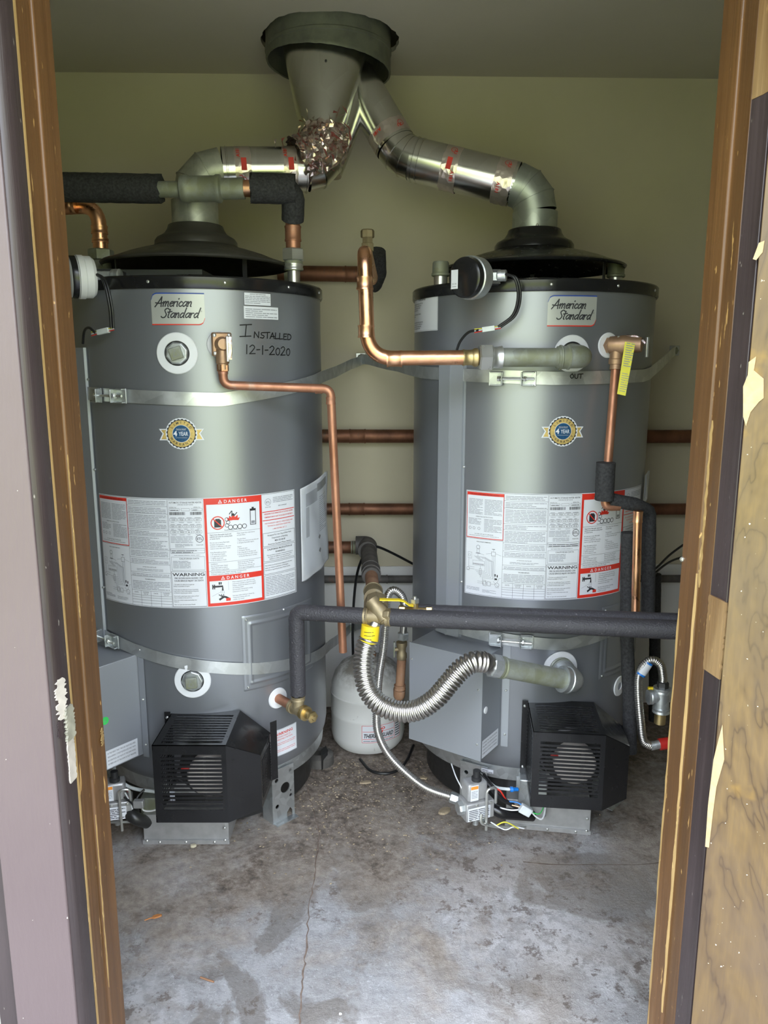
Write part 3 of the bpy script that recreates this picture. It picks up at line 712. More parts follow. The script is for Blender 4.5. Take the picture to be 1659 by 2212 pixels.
    for x in (.014, .026, .041): L.ring(x, Hh - .105, .0032, .0039, 'ink', 5, 14)
    L.ttext(c[1] / 2, yb + .011, 'TO TURN OFF GAS TO APPLIANCE', .0042, .055, 'ink', 5); L.para(.012, yb + .004, c[1] - .012, yb + .010, .003, inkg, 5)
    # wiring diagram
    L.ttext(c[1] / 2, yb - .011, 'WIRING DIAGRAM CONNECTIONS', .0042, .042, 'ink', 4); L.rect(.0018, yb - .002, c[1], yb - .0012, 'ink', 2)
    def ln(*pts, wd=.0007): L.stroke(pts, wd, 'inkg', 3, 0)
    L.ring(.040, .139, .0048, .0056, 'ink', 3, 18); L.frame(.036, .122, .044, .134, .0006, 'ink', 3); L.rect(.033, .120, .047, .122, inkg, 3)
    L.frame(.079, .118, .091, .130, .0007, 'ink', 3); ln((.064, .122), (.079, .125)); ln((.091, .125), (.107, .120)); ln((.085, .130), (.085, .137)); L.rect(.081, .136, .089, .1375, 'ink', 3)
    L.frame(.009, .104, .021, .122, .0006, 'inkg', 3); L.ring(.014, .113, .003, .0036, 'inkg', 3, 12)
    L.frame(.024, .086, .060, .100, .0006, 'inkg', 3)
    for i in range(9): L.rect(.026 + i * .0037, .088, .0275 + i * .0037, .092, 'ink', 4)
    for i in range(6):
        x = .062 + i * .0045; yt = .112 - i * .002; yv = .072 - i * .004
        ln((.028 + i * .003, yt), (x, yt)); ln((x, yt), (x, yv)); ln((.032 + i * .004, yv), (x, yv))
    for i in range(3): ln((.082 + i * .004, .118), (.082 + i * .004, .06 - i * .006))
    ln((.012, .104), (.012, .080)); ln((.012, .080), (.030, .080)); ln((.040, .120), (.040, .112)); ln((.058, .118), (.047, .121)); L.ring(.010, .074, .004, .0047, 'ink', 3, 14); L.rect(.013, .0735, .030, .0743, inkg, 3); L.rect(.004, .069, .016, .0696, inkg, 3)
    L.frame(.045, .060, .051, .078, .0006, 'ink', 3); ln((.048, .078), (.048, .086)); ln((.048, .060), (.048, .052))
    for x, y in ((.062, .036), (.074, .037), (.060, .040)): L.frame(x - .005, y - .006, x + .005, y + .006, .0007, 'ink', 3)
    L.ring(.097, .036, .0055, .0062, 'ink', 3, 18); ln((.097, .042), (.103, .056)); ln((.103, .056), (.108, .056)); ln((.040, .041), (.055, .041)); ln((.040, .036), (.055, .036)); ln((.079, .037), (.091, .037)); ln((.055, .052), (.090, .052)); ln((.055, .052), (.055, .046))
    L.rect(.089, .060, .093, .067, 'ink', 3); L.rect(.090, .050, .097, .055, 'ink', 3); L.rect(.096, .058, .099, .065, 'ink', 3); ln((.086, .046), (.102, .030)); ln((.092, .028), (.103, .028))
    L.para(.006, .012, .046, .024, .0034, inkg, 3); L.para(.055, .009, .095, .020, .003, inkg, 3)
    # column 2 : rows of print between rules, then the cleaning table
    ys = [Hh - .004, .275, .255, .212, .195, .158, .135, .118, .095, .083, .044]
    for i, (a, b) in enumerate(zip(ys, ys[1:])):
        L.rect(c[1], b, c[2], b + .0006, 'ink', 2)
        if i == 7: L.ttext((c[1] + c[2]) / 2, a - .009, 'ATTENTION INSTALLER', .004, .04, 'ink', 3); L.para(c[1] + .02, b + .002, c[2] - .02, a - .011, .0035, inkg, 3)
        elif i == 9: L.ttext((c[1] + c[2]) / 2, a - .008, 'WARNING', .0052, .030, 'ink', 3, bold=.01); L.para(c[1] + .004, b + .003, c[2] - .004, a - .010, .0041, inkg, 3)
        else: L.para(c[1] + .004, b + .002, c[2] - .004, a - .0015, .0041, inkg, 3)
    for x in c[1:3]: L.rect(x - .0003, .0018, x + .0003, Hh - .004, 'ink', 2)
    for i in range(1, 4): x = c[1] + (c[2] - c[1]) * i / 4; L.rect(x, .0018, x + .0006, .044, 'ink', 3)
    for y in (.010, .018, .025, .031): L.rect(c[1], y, c[2], y + .0006, 'ink', 3)
    for i, s in enumerate(('DATE', 'CLEANED', 'DATE', 'CLEANED')):
        x = c[1] + (c[2] - c[1]) * (i + .5) / 4; L.ttext(x, .0385 if i % 2 else .037, s, .0048, .019 if i % 2 else .012, 'ink', 3)
        if i % 2: L.ttext(x, .0335, 'OUT BY', .0048, .014, 'ink', 3)
    # column 3 : rating plate, state data, warning
    x0, x1 = c[2] + .002, c[3] - .002; xm = (x0 + x1) / 2
    L.frame(x0, .157, x1, Hh - .005, .0006, 'inkg', 2)
    L.ttext(xm, Hh - .013, 'AUTOMATIC STORAGE WATER HEATER', .0058, .084, 'ink', 3, bold=.008); L.ttext(xm, Hh - .018, 'APPROVED FOR 180°F WATER', .0036, .040, 'ink', 3)
    L.text(x0 + .003, Hh - .025, 'MODEL No.', .0038); L.text(x0 + .066, Hh - .025, 'SERIAL No.', .0038)
    L.frame(x0 + .003, Hh - .033, x0 + .030, Hh - .0265, .0005, 'ink'); L.frame(x0 + .034, Hh - .033, x0 + .056, Hh - .0265, .0005, 'ink'); L.frame(x0 + .060, Hh - .033, x1 - .002, Hh - .0265, .0005, 'ink')
    L.para(x0 + .006, Hh - .033, x0 + .027, Hh - .028, .0037, 'ink', 4); L.para(x0 + .063, Hh - .033, x1 - .006, Hh - .028, .0037, 'ink', 4)
    for bx0, bx1 in ((x0 + .003, x0 + .044), (x0 + .057, x1 - .003)):
        x = bx0
        while x < bx1: ww = random.choice((.0005, .0009, .0014)); L.rect(x, Hh - .044, x + ww, Hh - .036, 'ink', 3); x += ww + random.choice((.0005, .0009))
    for i, y in enumerate((Hh - .060, Hh - .078, Hh - .093)):
        k = (4, 5, 4)[i]
        for j in range(k):
            a = x0 + .003 + (x1 - x0 - .006) * j / k; b = x0 + .001 + (x1 - x0 - .006) * (j + 1) / k
            L.frame(a, y, b, y + .007, .0005, 'ink'); L.ttext((a + b) / 2, y + .0015, (('100', '199,000', '197.1', 'NAT'), ('500', '160', '11.0', '5.0', '5.0'), ('150', '90', '6.1', '47.0'))[i][j], .0055, (b - a) * .55)
            L.para(a + .002, y + .0075, b - .002, y + .0115, .0035, inkg, 3); L.para(a + .003, y - .0042, b - .003, y - .0008, .0034, inkg, 3)
    ex, ey = x1 - .012, Hh - .108
    L.ring(ex, ey, .0088, .0101, 'ink', 4, 28); L.ttext(ex, ey - .0035, 'ETL', .0098, .014, 'ink', 4, bold=.012); L.ttext(ex, ey - .018, 'Intertek', .0044, .018, 'ink', 4)
    L.para(x0 + .003, Hh - .118, x0 + .062, Hh - .099, .0037, inkg, 3); L.para(x0 + .014, Hh - .133, x0 + .060, Hh - .119, .0037, inkg, 3)
    L.frame(x0 + .001, .150, x1, .163, .0006, 'ink', 3); L.para(x0 + .004, .1505, x1 - .003, .161, .0045, 'ink', 4); L.para(x0 + .01, .143, x1 - .01, .148, .0036, inkg, 3)
    L.frame(x0 + .002, .104, x1 - .001, .141, .0008, 'inkg', 3); L.ttext(xm + .004, .134, 'CALIFORNIA DATA', .0055, .052, 'ink', 4)
    L.para(x0 + .006, .107, x0 + .052, .132, .0036, inkg, 4)
    L.frame(x0, .0035, x1, .101, .0008, 'ink', 2)
    L.ttext(xm, .0885, 'WARNING', .0118, .084, 'ink', 4, bold=.016)
    L.ttext(xm, .0805, 'FIRE OR EXPLOSION HAZARD: CAN', .0064, .074, 'ink', 4, bold=.01); L.ttext(xm, .0735, 'CAUSE SERIOUS INJURY OR DEATH', .0064, .076, 'ink', 4, bold=.01)
    for y, s in ((.064, '1. The system can malfunction if it gets wet'), (.0595, 'leading to accumulation of vapors.'), (.050, '2. A gas valve can malfunction if water is permitted'), (.0455, 'to get inside or if the outside electrical components'), (.041, 'are allowed to become water soaked.'), (.032, 'Never install a water heater where water can flood'), (.0275, 'drip, or condense on the control box.'), (.021, 'Never use a control module that has been wet.'), (.0165, 'Replace it.'), (.009, 'Never use a gas valve that has been flooded.')):
        L.text(x0 + .004, y, s, .0040, 'ink', 4, sx=.78)
    # column 4 : danger
    x0, x1 = c[3], c[4]; xm = (x0 + x1) / 2
    L.rect(x0, .0018, x1, Hh - .0018, 'inkr', 3); L.rect(x0 + .0065, .0865, x1 - .0065, Hh - .0185, 'paper', 4); L.rect(x0 + .0065, .0105, x1 - .0065, .0715, 'paper', 4)
    for y in (Hh - .0155, .0745):
        L.ttext(xm + .005, y, 'D A N G E R', .0118, .062, 'paper', 5, bold=.012); L.poly([(xm - .041, y - .0005), (xm - .030, y - .0005), (xm - .0355, y + .0095)], 'paper', 5); L.poly([(xm - .0388, y + .0009), (xm - .0322, y + .0009), (xm - .0355, y + .0070)], 'inkr', 6); L.rect(xm - .0359, y + .0014, xm - .0351, y + .005, 'paper', 7)
    # pictograms
    cx, cy = x0 + .034, .229
    L.rect(cx - .009, cy - .012, cx + .009, cy + .008, 'ink', 5); L.rect(cx - .006, cy + .008, cx + .006, cy + .011, 'ink', 5)
    L.ring(cx, cy, .0155, .0182, 'inkr', 6, 36); L.stroke([(cx - .011, cy + .011), (cx + .011, cy - .011)], .0026, 'inkr', 6, 0)
    for i in range(3): L.ring(cx + .024 + .003 * (i % 2), cy + .008 - i * .008, .0042, .0056, 'ink', 5, 16)
    for i in range(4):
        L.ring(cx + .033 + i * .0125, cy - .0135, .0050, .0066, 'ink', 5, 16)
    fx = cx + .041
    fl = [(fx - .014, cy + .004), (fx - .017, cy + .012), (fx - .012, cy + .010), (fx - .010, cy + .018), (fx - .005, cy + .013), (fx + .001, cy + .021), (fx + .005, cy + .013), (fx + .012, cy + .019), (fx + .012, cy + .010), (fx + .018, cy + .012), (fx + .014, cy + .004)]
    for a_, b_ in zip(fl, fl[1:]): L.poly([(fx, cy + .005), a_, b_], 'inkr', 5)
    L.ring(fx, cy + .020, .0001, .0036, 'ink', 6, 14); L.stroke([(fx - .010, cy + .022), (fx - .003, cy + .030), (fx - .004, cy + .016)], .0022, 'ink', 6); L.stroke([(fx + .010, cy + .025), (fx + .003, cy + .017)], .0022, 'ink', 6)
    hx = x1 - .026; L.frame(hx - .0085, cy - .012, hx + .0085, cy + .030, .0018, 'ink', 5); L.rect(hx - .0085, cy + .026, hx + .0085, cy + .032, 'ink', 5); L.rect(hx - .003, cy + .032, hx + .003, cy + .036, 'ink', 5); L.rect(hx - .005, cy - .008, hx + .005, cy - .001, 'inkg', 5)
    L.ttext(xm - .004, .2065, 'FLAMMABLE VAPORS', .0056, .046, 'ink', 5)
    L.rect(x0 + .0065, .203, x1 - .0065, .2036, 'ink', 5)
    tl = ['Vapors from flammable liquids will', 'explode and catch fire causing death', 'or severe burns.', '', 'Do not use or store flammable', 'products such gasoline,', 'solvents or adhesives in the same', 'room or area near water heater.', '', 'Keep flammable products', '1. far away from heater,', '2. in approved containers,', '3. tightly closed and', '4. out of children\'s reach.']
    tr = ['Water heater has a main burner', 'and pilot flame.', '', 'The pilot flame:', '1. Which can come on at any time and', '2. will ignite flammable vapors.', '', 'Vapors:', '1. cannot be seen,', '2. are heavier than air,', '3. go a long way on the floor and', '4. can be carried from other rooms', '   to the pilot flame by air currents.']
    for i, s in enumerate(tl):
        if s: L.text(x0 + .012, .196 - i * .0053, s, .0049, 'ink', 5, sx=.82, bold=.012 if i < 3 else 0)
    for i, s in enumerate(tr):
        if s: L.text(x0 + .083, .196 - i * .0053, s, .0049, 'ink', 5, sx=.78)
    L.rect(x0 + .0065, .1225, x1 - .0065, .1231, 'ink', 5); L.rect(x0 + .0065, .0985, x1 - .0065, .0991, 'ink', 5)
    for i, s in enumerate(('Installation:', 'Do not install water heater', 'where flammable products', 'will be stored or used unless')): L.text(x0 + .012, .117 - i * .0053, s, .0049, 'ink', 5, sx=.82)
    for i, s in enumerate(('flames are at least 18 inches', 'above the floor. This will', 'reduce but not eliminate the', 'risk of vapors being ignited.')): L.text(x0 + .083, .117 - i * .0053, s, .0049, 'ink', 5, sx=.82)
    L.text(x0 + .012, .0935, 'Read and follow water heater warnings and instructions.', .0049, 'ink', 5, sx=.84); L.text(x0 + .012, .0885, 'If owner\'s manual is missing, contact the retailer.', .0049, 'ink', 5, sx=.84)
    fx, fy = x0 + .034, .050
    L.stroke([(fx - .016, fy + .006), (fx + .006, fy + .006), (fx + .006, fy - .004)], .0052, 'ink', 5, 0)
    for dx in (-.021, -.0165): L.rect(fx + dx, fy - .001, fx + dx + .003, fy + .012, 'ink', 5)
    L.rect(fx - .004, fy + .011, fx, fy + .018, 'ink', 5); L.rect(fx + .001, fy + .011, fx + .004, fy + .018, 'ink', 5)
    for dx in (-.001, .003, .007): L.stroke([(fx + dx + .002, fy - .006), (fx + dx + .003, fy - .014)], .0008, 'inkg', 5, 0)
    L.stroke([(fx - .002, fy - .030), (fx + .010, fy - .024), (fx + .022, fy - .030)], .0055, 'ink', 5)
    for dx in (-.004, .002, .008): L.stroke([(fx + .008, fy - .026), (fx + dx, fy - .017)], .0022, 'ink', 5, 0)
    L.rect(fx + .014, fy - .036, fx + .026, fy - .028, 'inkr', 6)
    L.stroke([(fx - .022, fy - .020), (fx, fy - .010)], .0006, 'inkg', 5, 0); L.stroke([(fx + .022, fy + .018), (fx + .022, fy - .006)], .0006, 'inkg', 5, 0)
    for i, s in enumerate(('Water temperature over 125°F can cause', 'severe burns instantly or death from scalds.', 'Children, disabled and elderly are at highest', 'risk of being scalded.', 'See instruction manual before setting', 'temperature at water heater.', '', 'Feel water before bathing or showering.', 'Temperature limiting valves are', 'available, see manual.')):
        if s: L.text(x0 + .066, .064 - i * .0055, s, .0047, 'ink', 5, sx=.78)
    # column 5
    x0, x1 = c[4] + .002, c[5] - .004; xm = (x0 + x1) / 2
    L.rect(c[4], .0018, c[4] + .0006, Hh - .002, 'ink', 4)
    L.ring(x0 + .018, Hh - .024, .0085, .0095, 'inkg', 3, 26); L.ttext(x0 + .018, Hh - .0275, 'ETL', .0085, .0125, 'ink', 4); L.ttext(x0 + .018, Hh - .039, 'Intertek', .004, .018, 'ink', 3)
    L.para(x0 + .034, Hh - .029, x1 - .004, Hh - .010, .0042, 'inkg', 3); L.ttext(x0 + .066, Hh - .039, 'NSF-5 COMPLIANT', .0046, .03, 'ink', 3)
    L.rect(x0, .2455, x1, .2475, 'inkr', 3); L.rect(x0, .222, x1, .224, 'inkr', 3)
    L.ttext(xm, .2385, 'DESIGNED FOR OPERATION AT OUTLET WATER', .0056, .098, 'inkr', 4, bold=.01); L.ttext(xm, .2295, 'TEMPERATURE IS NOT IN EXCESS OF 180°F/82°C', .0056, .098, 'inkr', 4, bold=.01)
    L.ttext(xm, .2125, 'FOR WARRANTY SERVICE, OPERATIONAL AND', .0050, .096, 'inkr', 4); L.ttext(xm, .2050, 'TECHNICAL ASSISTANCE PLEASE CALL:', .0050, .080, 'inkr', 4); L.ttext(xm, .1955, '1-800-999-9960, EXT. 2', .0050, .048, 'inkr', 4)
    L.frame(x0, .150, x1, .188, .0008, 'ink', 3)
    for i, (s, ww) in enumerate((('Accepted For Use City of New York', .082), ('Department of Building', .055), ('MEA 522-06-0E', .036), ('American Standard Water Heaters', .080))): L.ttext(xm, .1785 - i * .0083, s, .0066, ww, 'ink', 4, bold=.012 if i == 2 else 0)
    L.frame(x0, .108, x1, .147, .0008, 'ink', 3); L.ttext(xm, .1385, 'CALIFORNIA PROPOSITION 65', .0068, .086, 'ink', 4, bold=.012); L.ttext(xm, .1300, 'WARNING:', .0068, .034, 'ink', 4, bold=.012)
    for i, s in enumerate(('This product contains chemicals known to', 'the State of California to cause cancer, birth', 'defects or other reproductive harm.')): L.ttext(xm, .1235 - i * .0055, s, .0046, .09 - .008 * i, 'ink', 4)
    L.frame(x0, .072, x1, .105, .0008, 'ink', 3)
    for i, s in enumerate(('This product: Lot of internal tank components in the water', 'heater can withstand temperature of 180 degrees', 'Fahrenheit as required by the State of North Carolina.')): L.text(x0 + .003, .095 - i * .0065, s, .0050, 'ink', 4, sx=.78)
    L.frame(x0, .004, x1, .069, .0008, 'ink', 3); L.para(x0 + .004, .010, x1 - .004, .067, .0046, 'inkg', 4)
    L.build('instruction_label', T)
    # ---- ports
    f = cf(2.0, 1.356); rk = 0 if left else .0035
    ob('port_ring', wrapring(f, [(.031, 0), (.031, .004), (.0495 - rk, .004), (.0515 - rk, .002), (.0515 - rk, 0)], 48), M['white'], T)
    ob('port_opening', wrapring(f, [(.0001, .0012), (.031, .0012)], 32), M['blackmatte'], T)
    f2 = cf(1.6 if left else 3.4, .484 if left else .490)
    ob('port_ring', wrapring(f2, [(.031, 0), (.031, .004), (.0475, .004), (.0495, .002), (.0495, 0)], 48), M['white'], T)
    ob('port_opening', wrapring(f2, [(.0001, .0012), (.031, .0012)], 32), M['blackmatte'], T)
    if left:
        for ph, z, rotq, rr in ((2.0, 1.356, .3, .0285), (1.6, .484, .05, .0295)):
            o_, t_ = dirs(ph); c_ = hp(ph, R - .004, z); up = V((0, 0, 1))
            pl = ob('pipe_plug', MB().lathe([(rr, 0), (rr, .010), (rr * .9, .013), (.0001, .013)], c_, o_, 8, a0=rotq), M['galv'], T, bevel=.001)
            a1 = (t_ * math.cos(rotq) + up * math.sin(rotq)); a2 = o_.cross(a1)
            mb = MB().box(c_ + o_ * .019, (.030, .030, .014), (a1, a2, o_))
            ob('square_head', mb, M['galvdull'], pl, bevel=.0015)
            Lp = Lab(plane_fn(c_ + o_ * .0262, a1, o_.cross(a1) if True else a2))
            Lp.stroke([(-.007, -.007), (0, .008), (.007, -.007), (-.007, -.007)], .0012, 'inkg', 1, 0); Lp.build('plug_mark', pl)
    f3 = cf(19.2, 1.378)
    ob('port_ring', wrapring(f3, [(.012, 0), (.012, .003), (.031, .003), (.033, 0)], 36), M['white'], T)
    f4 = cf(40.6, .392)
    ob('port_ring', wrapring(f4, [(.012, 0), (.012, .003), (.029, .003), (.031, 0)], 36), M['white'], T)
    # ---- embossed access panel low on the right side
    pa, pb = 24.0, 66.0; za, zb2 = .437, .655
    us = (0, .03, .12, .15, .19, .22, .78, .81, .85, .88, .97, 1); 
    def hgt_(u, v):
        e = min(u, 1 - u) * .27; g = min(v, 1 - v) * .22; d_ = min(e, g)
        return .0008 if d_ < .001 else .0028 if d_ < .018 else .0062 if .021 < d_ < .027 else .0028
    ob('access_panel', MB().grid(lambda u, v: hp(pa + (pb - pa) * u, R + hgt_(u, v), za + (zb2 - za) * v), 60, 60), M['tank'], T, sharp=80)
    for u, v in ((.045, .05), (.045, .95), (.5, .98)): screw(hp(pa + (pb - pa) * u, R + .003, za + (zb2 - za) * v), dirs(pa + (pb - pa) * u)[0], T)
    # ---- control box
    o_, t_ = dirs(-40.0)
    if left:
        pe = cylhit(303, 1500, C, R)[0] - rot
    else: pe = cylhit(1085, 1500, C, R)[0] - rot
    base = hp(pe, R - .008, 0); up = V((0, 0, 1))
    zlo, zhi = (.252, .548); wbx, dbx = .232, .128
    cb = base - t_ * wbx / 2 + o_ * (dbx / 2) + up * ((zlo + zhi) / 2)
    inward = .10
    bx_ = ob('control_box', MB().box(cb - o_ * inward / 2, (wbx, dbx + inward, zhi - zlo), (t_, o_, up)), M['panel'], T, bevel=.0015)
    fc = base + o_ * dbx
    ob('box_cover', MB().box(fc - t_ * wbx / 2 + o_ * .001 + up * ((zlo + zhi) / 2), (wbx + .004, .0025, zhi - zlo + .002), (t_, o_, up)), M['panel'], bx_)
    for u, z in ((.010, .46), (.010, .30), (wbx - .006, .50)):
        screw(fc - t_ * u + o_ * .003 + up * z, o_, bx_, .003)
    fn = cf(pe, 0)
    mb = MB().grid(lambda u, v: hp(pe + 3.2 * u, R + .0022, zlo - .005 + v * (zhi - zlo + .035)), 4, 1)
    fl_ = ob('mounting_flange', mb, M['panel'], T)
    for z in (.565, .42, .285): screw(hp(pe + 1.7, R + .003, z), dirs(pe)[0], T)
    Lx = Lab(plane_fn(base + o_ * (dbx - .003) + t_ * .0004 + up * (zlo + .004), -o_, up)); wl, hl = .100, .052
    sl_ = .0 if left else .0
    Lx.poly([(.003, 0), (wl, sl_), (wl, hl), (.003, hl)], 'paper', 1)
    lines = ['IN THE EVENT THAT THIS GAS VALVE REQUIRES', 'REPLACEMENT, IT MUST BE REPLACED ONLY WITH', 'AN IDENTICAL GAS VALVE OF THE SAME MODEL', 'NUMBER AND OF THE SAME OUTLET PRESSURE']
    for i, s in enumerate(lines): Lx.ttext(wl / 2, hl * (.78 - i * .2), s, hl * .13, wl * .86, 'ink', 2)
    Lx.build('box_label', bx_)
    if left:
        p = P(222, 1549, 1.93); t0 = fc - t_ * wbx + up * .36
        Lg = Lab(plane_fn(base + o_ * (dbx - .010) + t_ * .0006 + up * .395, -o_, up)); Lg.ring(0, 0, .0001, .011, 'green', 1, 24); Lg.ttext(0, -.004, 'UL', .009, .010, 'inkg', 2); Lg.build('green_sticker', bx_)
    else:
        ob('knockout_plug', MB().lathe([(.010, 0), (.010, .002), (.0001, .004)], base + o_ * .107 + t_ * .001 + up * .395, t_, 16), M['white'], bx_)
    # ---- blower guard
    gr = math.radians(h['gd']); gx = V((math.cos(gr), math.sin(gr), 0)); gy = V((math.sin(gr), -math.cos(gr), 0)); G0 = c0
    def gp(x, d, z): return G0 + gx * (x + h['gx']) + gy * d + up * z
    W1, dF, dB = .186, .530, .33
    z0, z1 = .172, .387; th = .002; sl = .0
    mg = MB()
    def quadslab(q, nrm): mg.slab(q, nrm, th)
    mL, mR, mT, mBt = .020, .012, .026, .036
    # front frame
    for (xa, xb, za_, zb_) in ((0, W1, z1 - mT, z1), (0, W1, z0, z0 + mBt), (0, mL, z0 + mBt, z1 - mT), (W1 - mR, W1, z0 + mBt, z1 - mT)):
        quadslab([gp(xa, dF, za_), gp(xb, dF, za_), gp(xb, dF, zb_), gp(xa, dF, zb_)], -gy)
    # top frame
    for (xa, xb, da, db) in ((0, W1, dF - .012, dF), (0, W1, dB, dB + .03), (0, mL, dB + .03, dF - .012), (W1 - mR, W1, dB + .03, dF - .012)):
        quadslab([gp(xa, da, z1), gp(xb, da, z1), gp(xb, db, z1), gp(xa, db, z1)], -up)
    # left side frame
    for (da, db, za_, zb_) in ((dB, dF, z1 - .014, z1), (dB, dF, z0, z0 + .02), (dB, dB + .022, z0 + .02, z1 - .014), (dF - .012, dF - .002, z0 + .02, z1 - .014)):
        quadslab([gp(0, da, za_), gp(0, db, za_), gp(0, db, zb_), gp(0, da, zb_)], gx)
    # right angled panel, sloping top piece, right side frame
    Cx, Cd, Cz = .262, .465, .326; Dx, Dd, Dz = .270, .33, .318
    quadslab([gp(W1, dF, z0), gp(Cx, Cd, z0), gp(Cx, Cd, Cz), gp(W1, dF, z1)], -gy)
    quadslab([gp(W1, dF, z1), gp(Cx, Cd, Cz), gp(Dx, Dd, Dz), gp(W1, Dd, z1)], -up)
    for (ta, tb, za_, zb_) in ((0, 1, Cz - .02, Cz - .004), (0, 1, z0, z0 + .02), (0.02, .12, z0 + .02, Cz - .02), (.85, 1, z0 + .02, Cz - .02)):
        q1 = lambda t, z: gp(Cx + (Dx - Cx) * t, Cd + (Dd - Cd) * t, z)
        quadslab([q1(ta, za_), q1(tb, za_), q1(tb, zb_), q1(ta, zb_)], -gx)
    if left: quadslab([gp(Dx, .345, z0 + .01), gp(Dx + .016, .33, z0 + .01), gp(Dx + .016, .33, z1 - .03), gp(Dx, .345, z1 - .03)], -gy)
    quadslab([gp(-.016, .358, z0 - .0), gp(0, .358, z0), gp(0, .358, z1 + .008), gp(-.016, .358, z1 + .008)], -gy)
    guard = ob('blower_guard', mg, M['black'], T)
    for z in (z1 - .008, z0 + .02): screw(gp(-.009, .359, z), gy, guard, .004)
    N = 14; hs = (z1 - mT) - (z0 + mBt); pit = hs / N
    sm = None
    for i in range(1, N):
        z = z0 + mBt + pit * i
        if sm is None:
            s_ = ob('slat', MB().box(gp((mL + W1 - mR) / 2, dF - .001, z), (W1 - mL - mR, .002, pit * .55), (gx, gy, up)), M['black'], guard); sm = s_; zs = z
        else: s2 = sm.copy(); COL.objects.link(s2); s2.location = sm.location + V((0, 0, z - zs))
    Nt = 11; L0, L1 = dB + .03, dF - .012; sm = None
    for i in range(1, Nt):
        d_ = L0 + (L1 - L0) * i / Nt
        if sm is None: sm = ob('slat', MB().box(gp((mL + W1 - mR) / 2, d_, z1 - .001), (W1 - mL - mR, (L1 - L0) / Nt * .5, .002), (gx, gy, up)), M['black'], guard); d0 = d_
        else: s2 = sm.copy(); COL.objects.link(s2); s2.location = sm.location + gy * (d_ - d0)
    sm = None
    for i in range(1, 16):
        z = z0 + .02 + (z1 - .014 - z0 - .02) * i / 16
        if sm is None: sm = ob('slat', MB().box(gp(.001, (dB + dF) / 2, z), (.002, dF - dB - .03, .0055), (gx, gy, up)), M['black'], guard); zs = z
        else: s2 = sm.copy(); COL.objects.link(s2); s2.location = sm.location + V((0, 0, z - zs))
    if left:
        sm = None; ad = (gp(Dx, Dd, 0) - gp(Cx, Cd, 0)); al = ad.length; adn = ad.normalized()
        for i in range(1, 14):
            z = z0 + .02 + (Cz - .02 - z0 - .02) * i / 14
            if sm is None: sm = ob('slat', MB().box(gp(Cx, Cd, z) + ad * .5, (al * .75, .002, .005), (adn, adn.cross(up), up)), M['black'], guard); zs = z
            else: s2 = sm.copy(); COL.objects.link(s2); s2.location = sm.location + V((0, 0, z - zs))
    # blower behind the guard: scroll housing with its pale round motor end
    bl = ob('blower_housing', MB().lathe([(.085, 0), (.088, .01), (.088, .06), (.08, .066), (.001, .066)], gp(.125, .365, .268), gy, 40), M['housing'], T)
    ob('blower_face', MB().lathe([(.056, 0), (.057, .028), (.052, .034), (.030, .036), (.001, .036)], gp(.122, .431, .262), gy, 48), M['fanface'], bl)
    ob('wire_nut', MB().lathe([(.005, 0), (.006, .008), (.003, .02)], gp(.055, .47, .29), gx, 10), M['red'], bl)
    ob('wire', MB().tube(spline([gp(.055, .47, .29), gp(.035, .45, .27), gp(.02, .43, .24), gp(.06, .40, .20)]), .002, 8), M['rubber'], bl)
    ob('wire', MB().tube(spline([gp(.062, .47, .305), gp(.045, .46, .285), gp(.03, .44, .25), gp(.05, .40, .21)]), .002, 8), M['rubber'], bl)
    if left:
        Lw = Lab(plane_fn(gp(.035, dF - .012, .222), gx, up)); Lw.rect(0, 0, .013, .036, 'paper', 1); Lw.frame(.001, .002, .012, .016, .0008, 'inkg', 2); Lw.ttext(.0065, .005, '0', .009, .003, 'ink', 3); Lw.ttext(.0065, .022, '1', .009, .002, 'ink', 3); Lw.build('switch_label', guard)
    # ---- air box on the floor
    br = math.radians(h['bd']); bx = V((math.cos(br), math.sin(br), 0)); by = V((math.sin(br), -math.cos(br), 0))
    def bp(x, d, z): return c0 + bx * (x + h['bx']) + by * d + up * z
    ab = ob('air_box', MB().slab([bp(-.118, .362, .0), bp(.122, .362, .0), bp(.122, .362, .088), bp(-.118, .362, .088)], -by, .12), M['motorgrey'], T, bevel=.0015)
    ob('air_box_lip', MB().slab([bp(-.120, .368, .0), bp(.124, .368, .0), bp(.124, .368, .012), bp(-.120, .368, .012)], -by, .005), M['motorgrey'], ab)
    for x, z in ((-.108, .010), (-.072, .006), (.002, .006), (.082, .006), (.112, .012), (.112, .05), (-.11, .06)):
        screw(bp(x, .368, z), by, ab, .0038)
    # ---- galvanised feet
    for ph in ((43.0, -75.0, 170.0) if left else (43.0, -36.0, 170.0)):
        o_, t_ = dirs(ph); wf = .078 if ph != -36.0 else .085
        ol = [(-wf / 2, 0), (wf / 2 - .028, 0), (wf / 2 - .028, .02), (wf / 2 - .016, .032), (wf / 2 - .008, .02), (wf / 2 - .008, 0), (wf / 2, 0), (wf / 2, .168), (-wf / 2, .168)] if left else [(-wf / 2, 0), (wf / 2, 0), (wf / 2, .168), (-wf / 2, .168)]
        mb = plate(ol, [(.006, .102, .0165), (-.024, .135, .0065), (.026, .150, .005), (-.024, .052, .0065), (.026, .07, .005), (.026, .085, .003)], .003, hp(ph, R - .006, 0), t_, up)
        ft = ob('foot_bracket', mb, M['galv'], T, smooth=False)
        ob('bracket_flange', MB().box(hp(ph, R - .03, .084) - t_ * (wf / 2), (.003, .05, .168), (t_, o_, up)), M['galv'], ft)
        ob('bracket_toe', MB().box(hp(ph, R + .004, .0015), (wf, .02, .003), (t_, o_, up)), M['galv'], ft)
    return h
heater(HL, True); heater(HR, False)
TL, TR = HL['T'], HR['T']
UP = V((0, 0, 1))

